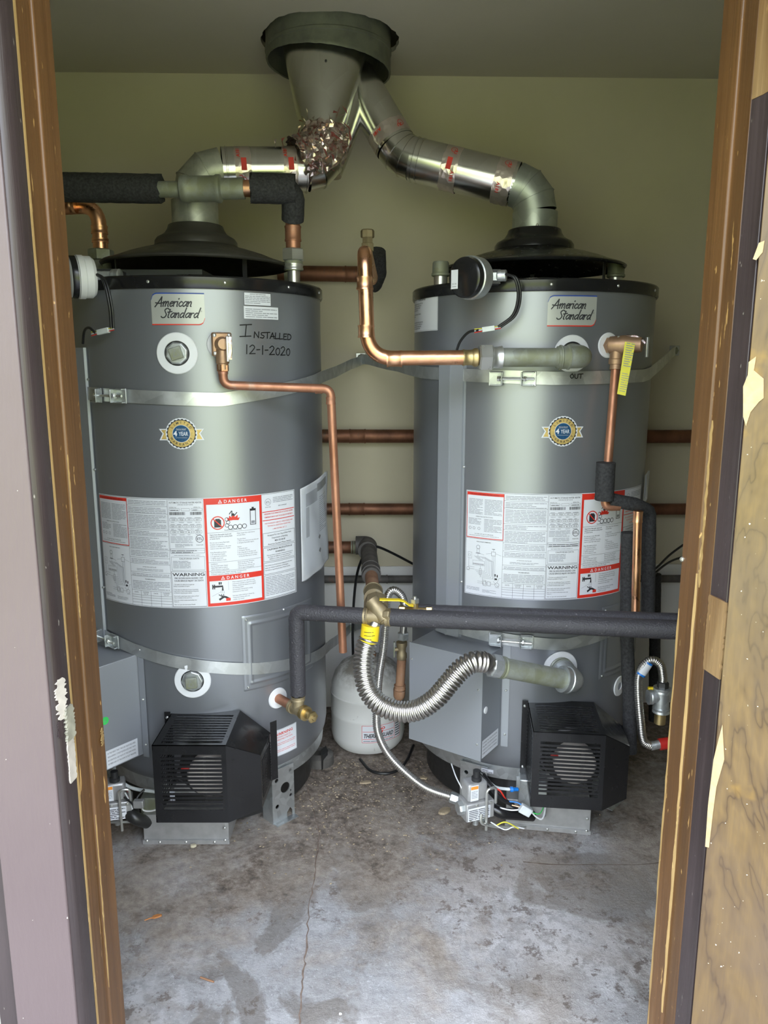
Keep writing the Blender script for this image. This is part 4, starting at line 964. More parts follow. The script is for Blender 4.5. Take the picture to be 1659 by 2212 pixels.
# ---- stickers that only one heater has
def fnpx(h, px, py):
    ph, z = cylhit(px, py, h['C'], R); return h['cf'](ph - h['rot'], z)
L = Lab(fnpx(HL, 527, 659)); wd_ = .078
L.rect(0, 0, wd_, .032, 'paper', 1); L.frame(0, 0, wd_, .032, .0008, 'ink', 2); L.ttext(wd_ / 2, .0262, 'IMPORTANT SAFETY INSTRUCTIONS', .0042, .045, 'ink', 3); L.para(.003, .002, wd_ - .003, .026, .0042, 'inkg', 3); L.build('upper_notice', TL)
L = Lab(fnpx(HL, 527, 688)); wd_ = .102
L.rect(0, 0, wd_, .031, 'paper', 1); L.para(.004, .002, wd_ - .004, .028, .0048, 'inkg', 3); L.build('lower_notice', TL)
L = Lab(fnpx(HL, 519, 727)); caps(L, 0, 0, .0285, 'I', .0028); caps(L, .0375, -.002, .0205, 'NSTALLED', .0026, slope=-.03)
f_ = fnpx(HL, 533, 762); L2 = Lab(f_); caps(L, .012, -.043, .0225, '12-1-2020', .0026, slope=-.03)
L.build('handwriting', TL)

# warning sticker low on left heater
L = Lab(fnpx(HL, 583, 1640), .01); wd_, hg = .098, .082
L.rect(0, 0, wd_, hg, 'paper', 1); L.frame(.001, .001, wd_ - .001, hg - .001, .0006, 'inkg', 2); L.ttext(wd_ / 2, hg - .018, 'WARNING', .0115, .066, 'inkr', 3, bold=.02)
L.ttext(wd_ / 2, hg - .026, 'FLOORS MADE OF', .0058, .048, 'inkr', 3); L.ttext(wd_ / 2, hg - .034, 'COMBUSTIBLE MATERIAL', .0058, .066, 'inkr', 3); L.para(.006, .030, wd_ - .006, .043, .0048, 'inkr', 3, t=.22); L.para(.006, .008, wd_ - .006, .022, .0048, 'inkr', 3, t=.22)
L.build('warning_sticker', TL)
# warning sticker high on right heater
L = Lab(fnpx(HR, 896, 719), .01); wd_, hg = math.radians(cylhit(946, 719, HR['C'], R)[0] - cylhit(896, 719, HR['C'], R)[0]) * R, .103
L.rect(0, 0, wd_, hg, 'paper', 1); L.frame(.002, .002, wd_ - .002, hg - .002, .0006, 'inkg', 2); L.ttext(wd_ / 2, hg - .017, 'WARNING', .0125, .055, 'ink', 3, bold=.015)
for i, s in enumerate(('THIS HEATER MUST BE INSTALLED WITH THE', 'CORRECT DRAFT HOOD, DAMPER AND', 'IN LINE FLUE PER MANUFACTURER\'S', 'SPECIFIED INSTALLATION', '', 'USE OTHER THAN MANUAL DAMAGES', 'PROPERTY', '', '', 'CAUTION: HOT METER HANDLES OR MOVING', 'PARTS COULD CONTACT. HOT METER CAN', 'DISCONNECT POWER TO HEATER AND', 'WAIT FOR THE DAMPER TO CLOSE')):
    if s: L.text(.007, hg - .026 - i * .0058, s, .0052, 'ink', 3, sx=.92, bold=.01)
L.build('warning_sticker', TR)
L = Lab(fnpx(HR, 1403, 685) if False else HR['cf'](71.0, 1.40), .01); L.rect(0, 0, .03, .075, 'paper', 1); L.para(.003, .004, .027, .072, .006, 'inkg', 2); L.build('edge_sticker', TR)
#P3
# ================================================================== PIPE HELPERS
def seg(name, a, b, r, m, parent, n=20, bevel=0): return ob(name, MB().tube([a, b], r, n), M[m], parent, bevel=bevel)
def run(name, pts, rad, r, m, parent, n=20, k=8): return ob(name, MB().tube(fillet(pts, rad, k), r, n), M[m], parent)
def hexn(name, p, ax, r, L, m, parent, n=6):
    return ob(name, MB().lathe([(r * .86, -L / 2), (r, -L / 2 + L * .1), (r, L / 2 - L * .1), (r * .86, L / 2)], p, ax, n), M[m], parent, sharp=20)
def coup(name, p, ax, r, L, m, parent, lip=.0018):
    return ob(name, MB().lathe([(r, -L / 2), (r + lip, -L / 2), (r + lip, -L / 2 + .004), (r + lip * .3, -L / 2 + .006), (r + lip * .3, L / 2 - .006), (r + lip, L / 2 - .004), (r + lip, L / 2), (r, L / 2)], p, ax, 24), M[m], parent)
def mid(a, b, t=.5): return a.lerp(b, t)
def foam(name, pts, rad, r, m, parent, ragged=0.0, n=24):
    q = fillet(pts, rad, 6) if len(pts) > 2 else list(pts)
    q = resample(q, .012) + [q[-1]]
    if (q[-1] - q[-2]).length < 1e-4: q.pop(-2)
    mb = MB().tube(q, r, n); N = len(q)
    for i in range(N):
        for k in range(n):
            v = mb.v[i * n + k]; c_ = q[i]; f = 1 + random.uniform(-.018, .018) - (.05 if k == n // 4 else 0)
            mb.v[i * n + k] = c_ + (v - c_) * f
    if ragged:
        d0 = (q[1] - q[0]).normalized(); d1 = (q[-1] - q[-2]).normalized()
        for k in range(n):
            mb.v[k] = mb.v[k] + d0 * (ragged * random.uniform(-1, 1)); mb.v[(N - 1) * n + k] = mb.v[(N - 1) * n + k] + d1 * (ragged * random.uniform(-1, 1))
    return ob(name, mb, M[m], parent, sharp=60)

# ================================================================== FLUE
SL = V((P(710, 150, 2.555).x, 2.555, 0))
mb = MB().lathe([(.183, 2.205), (.188, 2.203), (.1895, 2.209), (.1885, 2.213), (.1885, 2.250), (.191, 2.252), (.191, 2.260), (.1885, 2.263), (.1885, 2.47), (.185, 2.47), (.1845, 2.21)], (SL.x, SL.y, 0), n=96, caps=False)
for v in mb.v:
    if v.z < 2.22: v.z -= .018 * (v.x - SL.x) / .19 + random.uniform(-.001, .001) - .010
ob_ = ob('flue_sleeve', mb, M['sleeve'])
tag(ob_, 'weathered green-grey round flue sleeve hanging through the hole in the ceiling', 'flue')
def bead(p, ax, r, parent, m, t=.003):
    return ob('seam_bead', MB().lathe([(r - .001, -t), (r + t * .8, -t * .5), (r + t * .8, t * .5), (r - .001, t)], p, ax, 40), M[m], parent)
def gored(name, a, b, c, r, m, parent, k=3, rad=.10):      # elbow made of k angled gores between legs a-b and b-c
    q = fillet([a, b, c], rad, k)[1:-1]
    e = ob(name, MB().tube(q, r, 40, False), M[m], parent, sharp=14)
    for i in range(1, len(q) - 1):
        bead(q[i], (q[i + 1] - q[i - 1]), r, e, m, .0022)
    return q[0], q[-1]
RD = .0615
def tape(p, ax, parent, wdt=.045, red=0.0, crumple=True):
    ax = V(ax).normalized(); n = 48; k = 8; mb = MB()
    up = V((0, 0, 1)) if abs(ax.z) < .8 else V((1, 0, 0)); u = ax.cross(up).normalized(); w_ = ax.cross(u)
    vv = []
    for j in range(k + 1):
        for i in range(n):
            a = 2 * pi * i / n; d_ = u * math.cos(a) + w_ * math.sin(a)
            lowf = max(0, math.sin(a) * -1 if False else -d_.z)
            rr = RD + .0012 + (random.uniform(0, .0045) * max(0, lowf) ** 2 if crumple else 0)
            vv.append(p + ax * (wdt * (j / k - .5) + random.uniform(-.0015, .0015)) + d_ * rr)
    mb.add(vv, [(j * n + i, j * n + (i + 1) % n, (j + 1) * n + (i + 1) % n, (j + 1) * n + i) for j in range(k) for i in range(n)])
    t = ob('foil_tape', mb, M['foil'], parent, sharp=50)
    # red print facing the doorway
    fr = V((0, -1, 0)) - ax * V((0, -1, 0)).dot(ax); fr.normalize(); sd = ax.cross(fr)
    def fn(x, y, e):
        a = y / RD; return p + ax * x + (fr * math.cos(a) + sd * math.sin(a)) * (RD + .0030 + e)
    L = Lab(fn, .01)
    vvs = lambda body, size, x0, y0: None
    def vt(body, x0, y0, size):
        vv, ff = text2d(body, size, bold=.02)
        L.mb.add([L.fn(x0 - b, y0 + a, 3 * L.E) for a, b in vv], ff, L.mi('inkr'))
    if red:
        L.rect(-.006, -.018, .009, .014, 'inkr', 2)
    vt('181A', .014 if not red else -.008, -.05, .014); vt('UL', -.004, .025, .014)
    L.ring(-.002, .040, .008, .0095, 'inkr', 2, 20); L.build('tape_print', t)
    return t
# left vent pipe
A0 = V((-.54, 2.32, 1.70)); Bz = P(450, 369, 2.32).z
B0 = V((-.54, 2.32, Bz)); D0 = P(700, 366, 2.40); E0 = P(697, 285, 2.43)
LV = thing('vent_pipe', A0, 'left shiny vent duct rising from the left heater to a cone wrapped in crumpled foil', 'duct')
q0, q1 = gored('gored_elbow', A0, B0, D0, RD, 'collar', LV, 3, .095)
ob('vent_collar', MB().tube([A0 - UP * .004, q0], .0655, 40, False), M['collar'], LV)
q2, q3 = gored('gored_elbow', q1, D0, E0, RD, 'duct', LV, 3, .075)
dd = (q2 - q1).normalized()
ob('duct_section', MB().tube([q1, q2 + dd * .003], RD + .001, 48, False), M['duct'], LV)
bead(q1 + dd * .012, dd, RD + .001, LV, 'duct'); bead(q2 - dd * .0, dd, RD + .001, LV, 'duct')
ct = P(703, 96, 2.49)
# reducing cone, oval at the top
ax_ = (ct - E0); N = 14; mb = MB(); n = 48; vv = []
for j in range(N + 1):
    t = j / N; c_ = E0.lerp(ct, t) + V((0, 0, 0)); rx = .064 + (.128 - .064) * t ** .9; ry = .064 + (.095 - .064) * t
    for i in range(n): a = 2 * pi * i / n; vv.append(c_ + V((math.cos(a) * rx, math.sin(a) * ry, 0)))
mb.add(vv, [(j * n + i, j * n + (i + 1) % n, (j + 1) * n + (i + 1) % n, (j + 1) * n + i) for j in range(N) for i in range(n)])
cone = ob('reducer_cone', mb, M['duct'], LV, sharp=50)
ob('cone_side_gusset', MB().tube([P(716, 378, 2.45), P(728, 320, 2.47), P(750, 235, 2.50), P(775, 130, 2.55)], .02, 32, True, 0, lambda i: (.030, .044, .056, .060)[i]), M['duct'], cone)
for px, py in ((704, 131), (704, 192)):
    p = P(px, py, 2.475 - .09); d_ = ray(px, py).normalized(); ob('rivet_hole', MB().ball(p + V((0, .012 if py > 150 else .0, 0)), .0035, 8), M['blackmatte'], cone)
bx0, bx1 = P(688, 378, 2.36), P(699, 268, 2.42)
# crumpled foil round the elbow
q = resample(spline([P(640, 350, 2.37), P(672, 340, 2.385), P(697, 325, 2.40), P(703, 288, 2.42)], 10), .008); n = 44; mb = MB().tube(q, RD + .006, n, False)
for i in range(len(mb.v)):
    c_ = q[i // n]; d_ = mb.v[i] - c_; mb.v[i] = c_ + d_ * (1 + random.uniform(-.04, .09)) + V((random.uniform(-.004, .004),) * 3)
ob('crumpled_foil_wrap', mb, M['foilc'], LV, sharp=12)
mbq = MB()
for _ in range(150):
    i = random.randrange(len(q)); a = random.uniform(0, 2 * pi); c_ = q[i] + V((math.cos(a) * .066, -abs(math.sin(a)) * .066, random.uniform(-.05, .05)))
    d_ = V((random.uniform(-1, 1), random.uniform(-.6, .0), random.uniform(-1, 1))).normalized(); o2 = (c_ - q[i]).normalized(); s_ = o2.cross(d_).normalized(); h_ = random.uniform(.008, .022)
    mbq.add([c_ + o2 * .006 - s_ * h_, c_ + o2 * .009 + s_ * h_, c_ + o2 * .012 + s_ * h_ * .6 + d_ * .004], [(0, 1, 2)], random.randrange(2))
fc_ = ob('foil_creases', mbq, [M['foilc'], M['foilred']], LV, smooth=False); fc_['kind'] = 'stuff'
tape(q1.lerp(q2, .24), dd, LV, .046, 1.0); tape(q1.lerp(q2, .80), dd, LV, .040, 1.0)
# right vent pipe
C2 = HR['C']; A1 = V((C2[0], C2[1], 1.70)); F1 = P(868, 338, 2.47); F0 = P(770, 172, 2.53); G1 = P(1140, 400, 2.39); G1 = V((C2[0], C2[1], P(1150, 409, 2.39).z))
RV = thing('vent_pipe', A1, 'right vent duct with dull grey elbow rising from the right heater to the ceiling sleeve', 'duct')
r0, r1 = gored('gored_elbow', A1, G1, F1, RD + .001, 'ductold', RV, 3, .105)
ob('vent_collar', MB().tube([A1 - UP * .004, r0], .0655, 40, False), M['ductold'], RV)
screw(A1 + V((-.005, -.066, .022)), V((0, -1, 0)), RV, .004)
r2, r3 = gored('gored_elbow', r1, F1, F0, RD, 'duct', RV, 3, .10)
dd = (r2 - r1).normalized(); ob('duct_section', MB().tube([r1 - dd * .004, r2 + dd * .004], RD + .001, 48, False), M['duct'], RV)
bead(r2 - dd * .004, dd, RD + .001, RV, 'duct'); bead(r2 - dd * .02, dd, RD + .001, RV, 'duct')
d2 = (F0 - r3).normalized(); ob('upper_duct', MB().tube([r3, F0 + d2 * .06], RD + .001, 48, False), M['duct'], RV)
tape(r1.lerp(r2, .62), dd, RV, .048, 1.0); tape(r1.lerp(r2, .10), dd, RV, .052, 0.0); tape(r3 + d2 * .03, d2, RV, .045, 0.0)

# ================================================================== UPPER LEFT PIPING
YQ = 2.19
T = thing('overhead_water_pipe', P(145, 405, YQ), 'horizontal water pipe in black foam at upper left above the left heater', 'pipe')
foam('pipe_insulation', [P(60, 403, YQ), P(347, 408, YQ)], 0, .0375, 'foam', T, .006)
a, b = P(340, 409, YQ), P(545, 407, YQ); ax = (b - a).normalized()
seg('galvanised_nipple', a, P(400, 409, YQ), .021, 'galvdull', T)
ob('union_coupling', MB().lathe([(.027, -.058), (.033, -.055), (.036, -.045), (.036, -.036), (.033, -.030), (.033, .035), (.036, .040), (.036, .05), (.028, .055)], P(436, 408, YQ), ax, 28), M['galvdull'], T)
seg('threaded_adapter', P(478, 408, YQ), P(528, 407, YQ), .0275, 'galvdull', T); seg('copper_stub', P(526, 407, YQ), P(560, 408, YQ), .0215, 'copper', T)
foam('pipe_insulation', [P(541, 406, YQ), P(637, 409, YQ + .02)], 0, .039, 'foam', T, .005)
nb = V((P(634, 560, 2.25).x, 2.25, 0))
foam('elbow_insulation', [P(612, 400, YQ + .02), P(634, 425, 2.22), V((nb.x, nb.y, P(634, 476, 2.25).z))], .03, .031, 'foam', T, 0)
zq = lambda y, Y=2.25: P(634, y, Y).z
def vz(y, Y=2.25, x=nb.x): return V((x, Y, zq(y, Y)))
seg('copper_riser', vz(470), vz(540), .0205, 'copperold', T); coup('copper_coupling', vz(505), UP, .0215, .04, 'copperold', T)
hexn('union_nut', vz(551), UP, .0325, .034, 'zinc', T); seg('dielectric_union', vz(562), vz(585), .0255, 'galvdull', T); coup('lower_ring', vz(577), UP, .0255, .016, 'zinc', T)
seg('steel_nipple', vz(583), V((nb.x, nb.y, TOP + .010)), .0175, 'zinc', T)
p0 = V((P(219, 560, 2.3).x, 2.3, 0)); vzl = lambda y: V((p0.x, 2.3, P(219, y, 2.3).z))
T = thing('copper_inlet_pipe', vzl(600), 'short copper pipe bending down into the top of the left heater beside the jamb', 'pipe')
run('copper_elbow', [P(110, 441, 2.25) + V((0, .05, 0)), V((p0.x, 2.3, P(219, 443, 2.3).z)), vzl(545)], .075, .0205, 'copper', T)
coup('elbow_bead', vzl(497), UP, .0215, .022, 'copper', T); coup('lower_bead', vzl(520), UP, .0215, .012, 'copper', T)
coup('side_bead', P(158, 442, 2.275), V((1, 0, 0)), .0215, .016, 'copper', T)
hexn('union_nut', vzl(551), UP, .036, .032, 'galvdull', T); seg('steel_nipple', vzl(560), V((p0.x, 2.3, TOP + .012)), .026, 'galvdull', T)
ob('junction_cover', MB().box((-.69, 2.36, TOP + .046), (.34, .14, .066)), M['panel'], TL, bevel=.002)
# capped nipples on top of the right heater
for px, Y in ((952, 2.30), (1331, 2.33)):
    b = V((P(px, 580, Y).x, Y, 0))
    np_ = ob('top_nipple', MB().tube([b + UP * (TOP + .011), b + UP * (TOP + .07)], .0195, 24), M['zinc'], TR)
    ob('nipple_cap', MB().lathe([(.024, .06), (.0265, .062), (.0265, .068), (.024, .07), (.0235, .097), (.021, .101), (.0001, .102)], b + UP * TOP, UP, 24), M['galvdull'], np_)

# damper motors
def damper(h, left):
    T = h['T']; hp = h['hp']
    c = P(1006, 601, 2.0) if not left else P(163, 600, 2.0)
    ax = V((.70, .71, .04)).normalized() if not left else V((.86, .5, .04)).normalized(); c = c + V((0, -.015, .0))
    b = ob('damper_motor', MB().lathe([(.0001, 0), (.043, 0), (.049, .004), (.050, .012), (.050, .022)], c - ax * .012, ax, 48), M['black'] if not left else M['white'], T)
    ob('motor_housing', MB().lathe([(.050, .0), (.053, .002), (.053, .016), (.051, .018), (.051, .034), (.044, .042), (.001, .042)], c + ax * .008, ax, 48), M['galv'] if not left else M['white'], b)
    if left: ob('motor_band', MB().lathe([(.0505, -.008), (.0515, -.006), (.0515, .006), (.0505, .007)], c, ax, 48, caps=False), M['black'], b)
    e = c + ax * .05
    ob('motor_bracket', MB().box(e + V((.028, .0, .004)), (.07, .012, .022)), M['galv'], b, bevel=.002)
    ob('bracket_clamp', MB().lathe([(.012, -.012), (.014, -.010), (.014, .010), (.011, .012)], e + V((.058, -.004, .006)), V((1, -.3, 0)), 16), M['galv'], b)
    ob('motor_mount', MB().box(V((e.x + .03, e.y + .04, TOP + .03)), (.05, .08, .035)), M['blackmatte'], b)
    if not left:
        u_ = V((0, 0, 1)); r_ = (-ax).cross(u_) * -1; r_ = u_.cross(-ax).normalized()
        L = Lab(plane_fn(c - ax * .0125 + r_ * -.038 - u_ * .026, r_, u_)); L.rect(0, 0, .022, .046, 'paper', 1); L.ttext(.010, .010, '2114', .0062, .014, 'ink', 2); L.rect(.003, .005, .017, .0065, 'inkg', 2); L.build('motor_sticker', b)
    s = 2.02
    if left: pts = [P(196, 588, 1.98), P(222, 605, 1.96), P(236, 660, 1.955), P(240, 708, 1.965)]; cn = (P(238, 712, 1.968), P(208, 719, 1.985)); e2 = [P(206, 719, 1.985), P(192, 708, 2.0), P(182, 716, 2.02), P(179, 742, 2.04)]
    else: pts = [P(1092, 592, 2.0), P(1112, 602, 1.985), P(1119, 640, 1.99), P(1108, 680, 2.005), P(1076, 706, 2.015)]; cn = (P(1072, 708, 2.015), P(1038, 713, 2.02)); e2 = [P(1034, 713, 2.02), P(1012, 718, 2.035), P(994, 738, 2.05), P(985, 762, 2.06)]
    for k, off in enumerate((V((0, 0, 0)), V((.006, 0, -.001)))):
        ob('motor_cable', MB().tube(spline([p + off for p in pts], 8), .0034, 10), M['rubber'], T)
    ob('motor_cable', MB().tube(spline(e2, 8), .0034, 10), M['rubber'], T)
    a, b2 = cn; d_ = (b2 - a).normalized()
    cb = ob('wire_connector', MB().box(mid(a, b2), ((b2 - a).length * .8, .009, .013), (d_, d_.cross(V((0, 0, 1))).normalized() * -1, d_.cross(d_.cross(V((0, 0, 1)))).normalized() * -1)), M['clear'], T, bevel=.001)
    for k, mm in enumerate(('inkr', 'white', 'ytag')):
        o_ = UP * (.003 * (k - 1))
        ob('wire', MB().tube([a + o_ - d_ * .012, a + o_ + d_ * .01], .0012, 6), M[mm], cb); ob('wire', MB().tube([b2 + o_ * 1.5 + d_ * .016, b2 + o_ - d_ * .01], .0012, 6), M[mm], cb)
damper(HL, True); damper(HR, False)

# ================================================================== COPPER OUTLET OF THE RIGHT HEATER
hpR, hpL = HR['hp'], HL['hp']
E1 = hpR(2.0, R + .088, 1.346); e_in = hpR(2.0, R - .01, 1.356)
K1 = P(1066, 772, 1.945); K0 = P(795, 774, 1.93); KT = P(787, 541, 1.93); KB = V((P(806, 610, 2.62).x, 2.62, KT.z))
T = thing('copper_outlet_pipe', K0, 'bright copper pipe looping from the right heater outlet up and back to the wall', 'pipe')
run('galvanised_elbow', [e_in, E1, E1.lerp(K1, .3)], .035, .0275, 'galvdull', T, 24)
coup('elbow_collar', E1.lerp(K1, .22), (K1 - E1), .0275, .024, 'galvdull', T, .003)
seg('galvanised_nipple', E1.lerp(K1, .25), K1, .0232, 'galvdull', T, 24)
kd = (K0 - K1).normalized()
coup('union_ring', K1 + kd * -.008, kd, .0262, .026, 'zinc', T); hexn('union_nut', K1 + kd * .020, kd, .0345, .034, 'zinc', T)
ob('union_gasket', MB().lathe([(.0195, 0), (.0228, .003), (.0228, .010), (.019, .016)], K1 + kd * .038, kd, 24), M['brass'], T)
run('copper_tube', [K1 + kd * .04, K0, KT, KB], [.066, .05], .0180, 'copper', T, 28, 12)
coup('elbow_coupling', P(852, 775, 1.932), V((1, 0, 0)), .0188, .038, 'copper', T); coup('elbow_coupling', P(791, 716, 1.93), UP, .0188, .030, 'copper', T)
coup('pipe_coupling', P(788, 612, 1.93), UP, .0188, .030, 'copper', T); coup('solder_ring', K1 + kd * .062, kd, .0184, .03, 'brass', T)
foam('wall_elbow_insulation', [P(812, 545, 2.5), P(814, 590, 2.55), P(806, 612, 2.66)], .03, .031, 'foam', T)
vv_ = V((P(794, 540, 2.25).x, 2.25, KT.z))
ob('air_vent_valve', MB().lathe([(.012, .018), (.013, .04), (.019, .042), (.019, .062), (.016, .064), (.016, .078)], vv_, UP, 6), M['brassold'], T, sharp=20)
ob('vent_cap', MB().lathe([(.018, .078), (.019, .080), (.019, .096), (.016, .100), (.001, .101)], vv_, UP, 8), M['brassold'], T, sharp=20)

# ================================================================== PIPES ON THE BACK WALL
def wallpipe(pa, pb, Y, r, m, label, cps=(), sup=()):
    a = P(*pa, Y); b = P(*pb, Y); z = a.z
    a.y = wy(a.x) - r - .012; b.y = wy(b.x) - r - .012
    T = thing('wall_pipe', a, label, 'pipe', None)
    seg('pipe_run', a, b, r, m, T, 24)
    for px in cps: p = a.lerp(b, (px - pa[0]) / (pb[0] - pa[0])); coup('pipe_coupling', p, b - a, r, .06, m, T, .002)
    for t in (.1, .9): p = a.lerp(b, t); ob('pipe_strap', MB().lathe([(r + .0005, -.008), (r + .002, -.008), (r + .002, .008), (r + .0005, .008)], p, b - a, 24), M['galvdull'], T); ob('strap_leg', MB().box(p + V((0, r * .5 + .008, 0)), (.016, r + .014, .004)), M['galvdull'], T)
    return T
wallpipe((600, 590), (798, 592), 2.80, .0265, 'copperdark', 'thick dark copper pipe along the back wall, topmost between the two heaters', (763,))
wallpipe((560, 942), (1620, 946), 2.80, .0245, 'copperdark', 'brown copper wall pipe passing behind both heaters at mid height', (772,))
wallpipe((560, 1100), (1620, 1106), 2.80, .0215, 'copperdark', 'dull brown wall pipe just below the top edge of the big labels', (770,))
wallpipe((560, 1183), (785, 1184), 2.80, .0225, 'copperdark', 'brown wall pipe that ends in the elbow with the small red handle', (745,))
wallpipe((560, 1253), (1620, 1260), 2.80, .0145, 'iron', 'thin grimy iron pipe, lowest of the pipes on the back wall', (820,))

# gas/water line coming forward from the wall to the strainer
S1 = V((P(812, 1328, 1.945).x, 1.945, P(812, 1332, 1.945).z)); S0 = V((P(795, 1184, 2.76).x, 2.76, S1.z))
T = thing('supply_pipe', S1, 'grimy grey pipe coming forward from the wall elbow to the brass strainer', 'pipe')
run('wall_elbow', [S0 + V((-.045, 0, 0)), S0, S0 + V((.0, -.09, 0))], .04, .034, 'iron', T, 24)
seg('iron_pipe', S0.lerp(S1, .1), S0.lerp(S1, .52), .0285, 'iron', T, 24); coup('reducer', S0.lerp(S1, .45), S1 - S0, .0285, .06, 'iron', T, .003)
seg('red_oxide_nipple', S0.lerp(S1, .5), S0.lerp(S1, .72), .0205, 'rust', T, 24); coup('brass_adapter', S0.lerp(S1, .76), S1 - S0, .026, .07, 'brassold', T, .003)
ob('red_handle', MB().box(P(805, 1196, 2.70), (.024, .008, .05)), M['red'], T, bevel=.003)

# ================================================================== FOAM-WRAPPED LINE ACROSS THE FRONT
D1 = hpL(40.6, R + .100, .392); oD = HL['dirs'](40.6)[0]; ZF = S1.z
T = thing('drain_tee', D1, 'brass drain tee on a short copper nipple low on the left heater', 'valve')
seg('copper_nipple', hpL(40.6, R - .005, .392), D1, .0135, 'copperold', T, 20)
seg('tee_body', D1 - oD * .026, D1 + oD * .030, .0175, 'brassold', T, 24); coup('tee_collar', D1 - oD * .026, oD, .0185, .012, 'brassold', T); coup('tee_collar', D1 + oD * .030, oD, .0185, .014, 'brass', T)
seg('tee_branch', D1, D1 + UP * .036, .0165, 'brassold', T); coup('branch_collar', D1 + UP * .034, UP, .0175, .012, 'brassold', T)
seg('drain_spout', D1 + oD * .035, D1 + oD * .062, .0135, 'brass', T)
ob('spout_cap', MB().lathe([(.015, 0), (.016, .002), (.016, .010), (.008, .012), (.006, .017), (.001, .018)], D1 + oD * .058, oD, 6), M['brass'], T, sharp=20)
FB = V((D1.x, D1.y, ZF)); FE = P(1560, 1365, 1.765)
T = thing('insulated_pipe', FB, 'long water pipe in gritty black foam crossing in front of both heaters', 'pipe')
sA, sB = FB.lerp(S1, .92), S1
foam('pipe_insulation', [D1 + UP * .045, FB, FB.lerp(S1, .88)], .020, .0215, 'grit', T, .002)
foam('pipe_insulation', [S1.lerp(FE, .045), FE], 0, .0235, 'grit', T, .002)
T = thing('brass_strainer', S1, 'tarnished brass Y strainer between the two lengths of black foam', 'valve')
sx = (FE - S1).normalized()
seg('strainer_body', S1 - sx * .030, S1 + sx * .036, .0195, 'brassold', T, 24); coup('end_collar', S1 - sx * .026, sx, .0215, .012, 'brassold', T, .002); coup('end_collar', S1 + sx * .034, sx, .0225, .014, 'brassold', T, .002)
hexn('rear_union', S1 + V((0, .045, .018)), V((0, 1, .3)), .033, .04, 'brassold', T, 8)
seg('strainer_leg', S1 + V((-.012, .015, .040)), S1 + V((.026, -.012, -.004)), .0205, 'brassold', T, 20); hexn('strainer_plug', S1 + V((.030, -.022, .012)), V((1, -.5, .2)), .0135, .018, 'brassold', T)
Z2 = P(880, 1322, 2.0).z
T = thing('insulated_pipe', P(870, 1320, 2.0), 'thinner black foam pipe running just behind the long foam pipe', 'pipe')
foam('pipe_insulation', [P(905, 1317, 1.975), P(1570, 1341, 1.85)], 0, .0150, 'grit', T, .001)
seg('copper_stub', P(842, 1322, 1.995), P(915, 1323, 1.973), .0095, 'copperold', T)
T = thing('ball_valve', P(896, 1324, 1.975), 'small brass ball valve with a yellow lever handle', 'valve')
b = P(896, 1321, 1.965); bx_ = V((1, -.06, -.0)).normalized()
seg('valve_body', b - bx_ * .040, b + bx_ * .045, .0125, 'brass', T); hexn('end_hex', b + bx_ * .038, bx_, .0165, .018, 'brass', T); hexn('end_hex', b - bx_ * .034, bx_, .0165, .018, 'brass', T)
seg('valve_stem', b, b + UP * .028, .0095, 'brass', T); hexn('stem_nut', b + UP * .030, UP, .012, .012, 'zinc', T); seg('stem_tip', b + UP * .03, b + UP * .042, .004, 'zinc', T)
hq = [P(893, 1309, 1.955), P(884, 1308, 1.95), P(872, 1299, 1.945), P(862, 1297, 1.94), P(820, 1296, 1.93)]
mb = MB(); vv = []
for p in fillet(hq, .008, 3): vv += [p + V((0, -.008, 0)), p + V((0, .008, 0)), p + V((0, .008, .003)), p + V((0, -.008, .003))]
k = len(vv) // 4; mb.add(vv, [(4 * i + j, 4 * i + (j + 1) % 4, 4 * i + 4 + (j + 1) % 4, 4 * i + 4 + j) for i in range(k - 1) for j in range(4)] + [(0, 1, 2, 3), tuple(range(4 * k - 4, 4 * k))[::-1]])
ob('lever_handle', mb, M['yellow'], T)

# ================================================================== LARGE FLEXIBLE CONNECTOR
T = thing('flexible_connector', S1 - UP * .03, 'fat corrugated stainless hose with a yellow tag looping down from the strainer', 'hose')
fp = [P(797, 1378, 1.935), P(788, 1410, 1.925), P(786, 1450, 1.905), P(796, 1492, 1.88), P(822, 1522, 1.86), P(862, 1537, 1.845), P(903, 1533, 1.835), P(940, 1510, 1.83), P(968, 1478, 1.83), P(995, 1447, 1.835), P(1022, 1430, 1.84), P(1048, 1430, 1.85)]
ob('corrugated_hose', corrugated(MB(), spline(fp, 14), .0280, .0104, .0072, 24), M['steel'], T, sharp=180)
seg('hose_neck', S1 - UP * .015, fp[0], .020, 'steel', T, 24)
ty = ob('yellow_tag', MB().tube([P(801, 1350, 1.935), P(797, 1386, 1.932)], .0245, 28), M['yellow'], T)
Ly = Lab((lambda o_, r_: (lambda x, y, e: o_ + V((math.sin(x / r_) * (r_ + e), -math.cos(x / r_) * (r_ + e), y - .1 * x * 0))))(P(799, 1368, 1.9335) , .0256)); 
for i, wd_ in enumerate((.026, .03, .022, .028)): Ly.para(-.016, .014 - i * .0095 - .0046, -.016 + wd_, .014 - i * .0095, .004, 'ink', 1)
Ly.build('tag_print', ty)
N0 = P(1060, 1437, 1.868); EL = hpR(3.4, R + .092, .490); pin = hpR(3.4, R - .01, .490)
T2 = thing('flex_inlet_nipple', EL, 'stained galvanised nipple and elbow feeding the lower port of the right heater', 'pipe')
nd = (EL - N0).normalized()
seg('hose_end', fp[-1], N0, .0245, 'steel', T, 24); hexn('hose_nut', N0 + nd * .012, nd, .031, .030, 'galv', T, 8)
coup('nipple_ring', N0 + nd * .034, nd, .0275, .012, 'galvdull', T2); seg('galvanised_nipple', N0 + nd * .02, EL - nd * .01, .0262, 'galvdull', T2, 24)
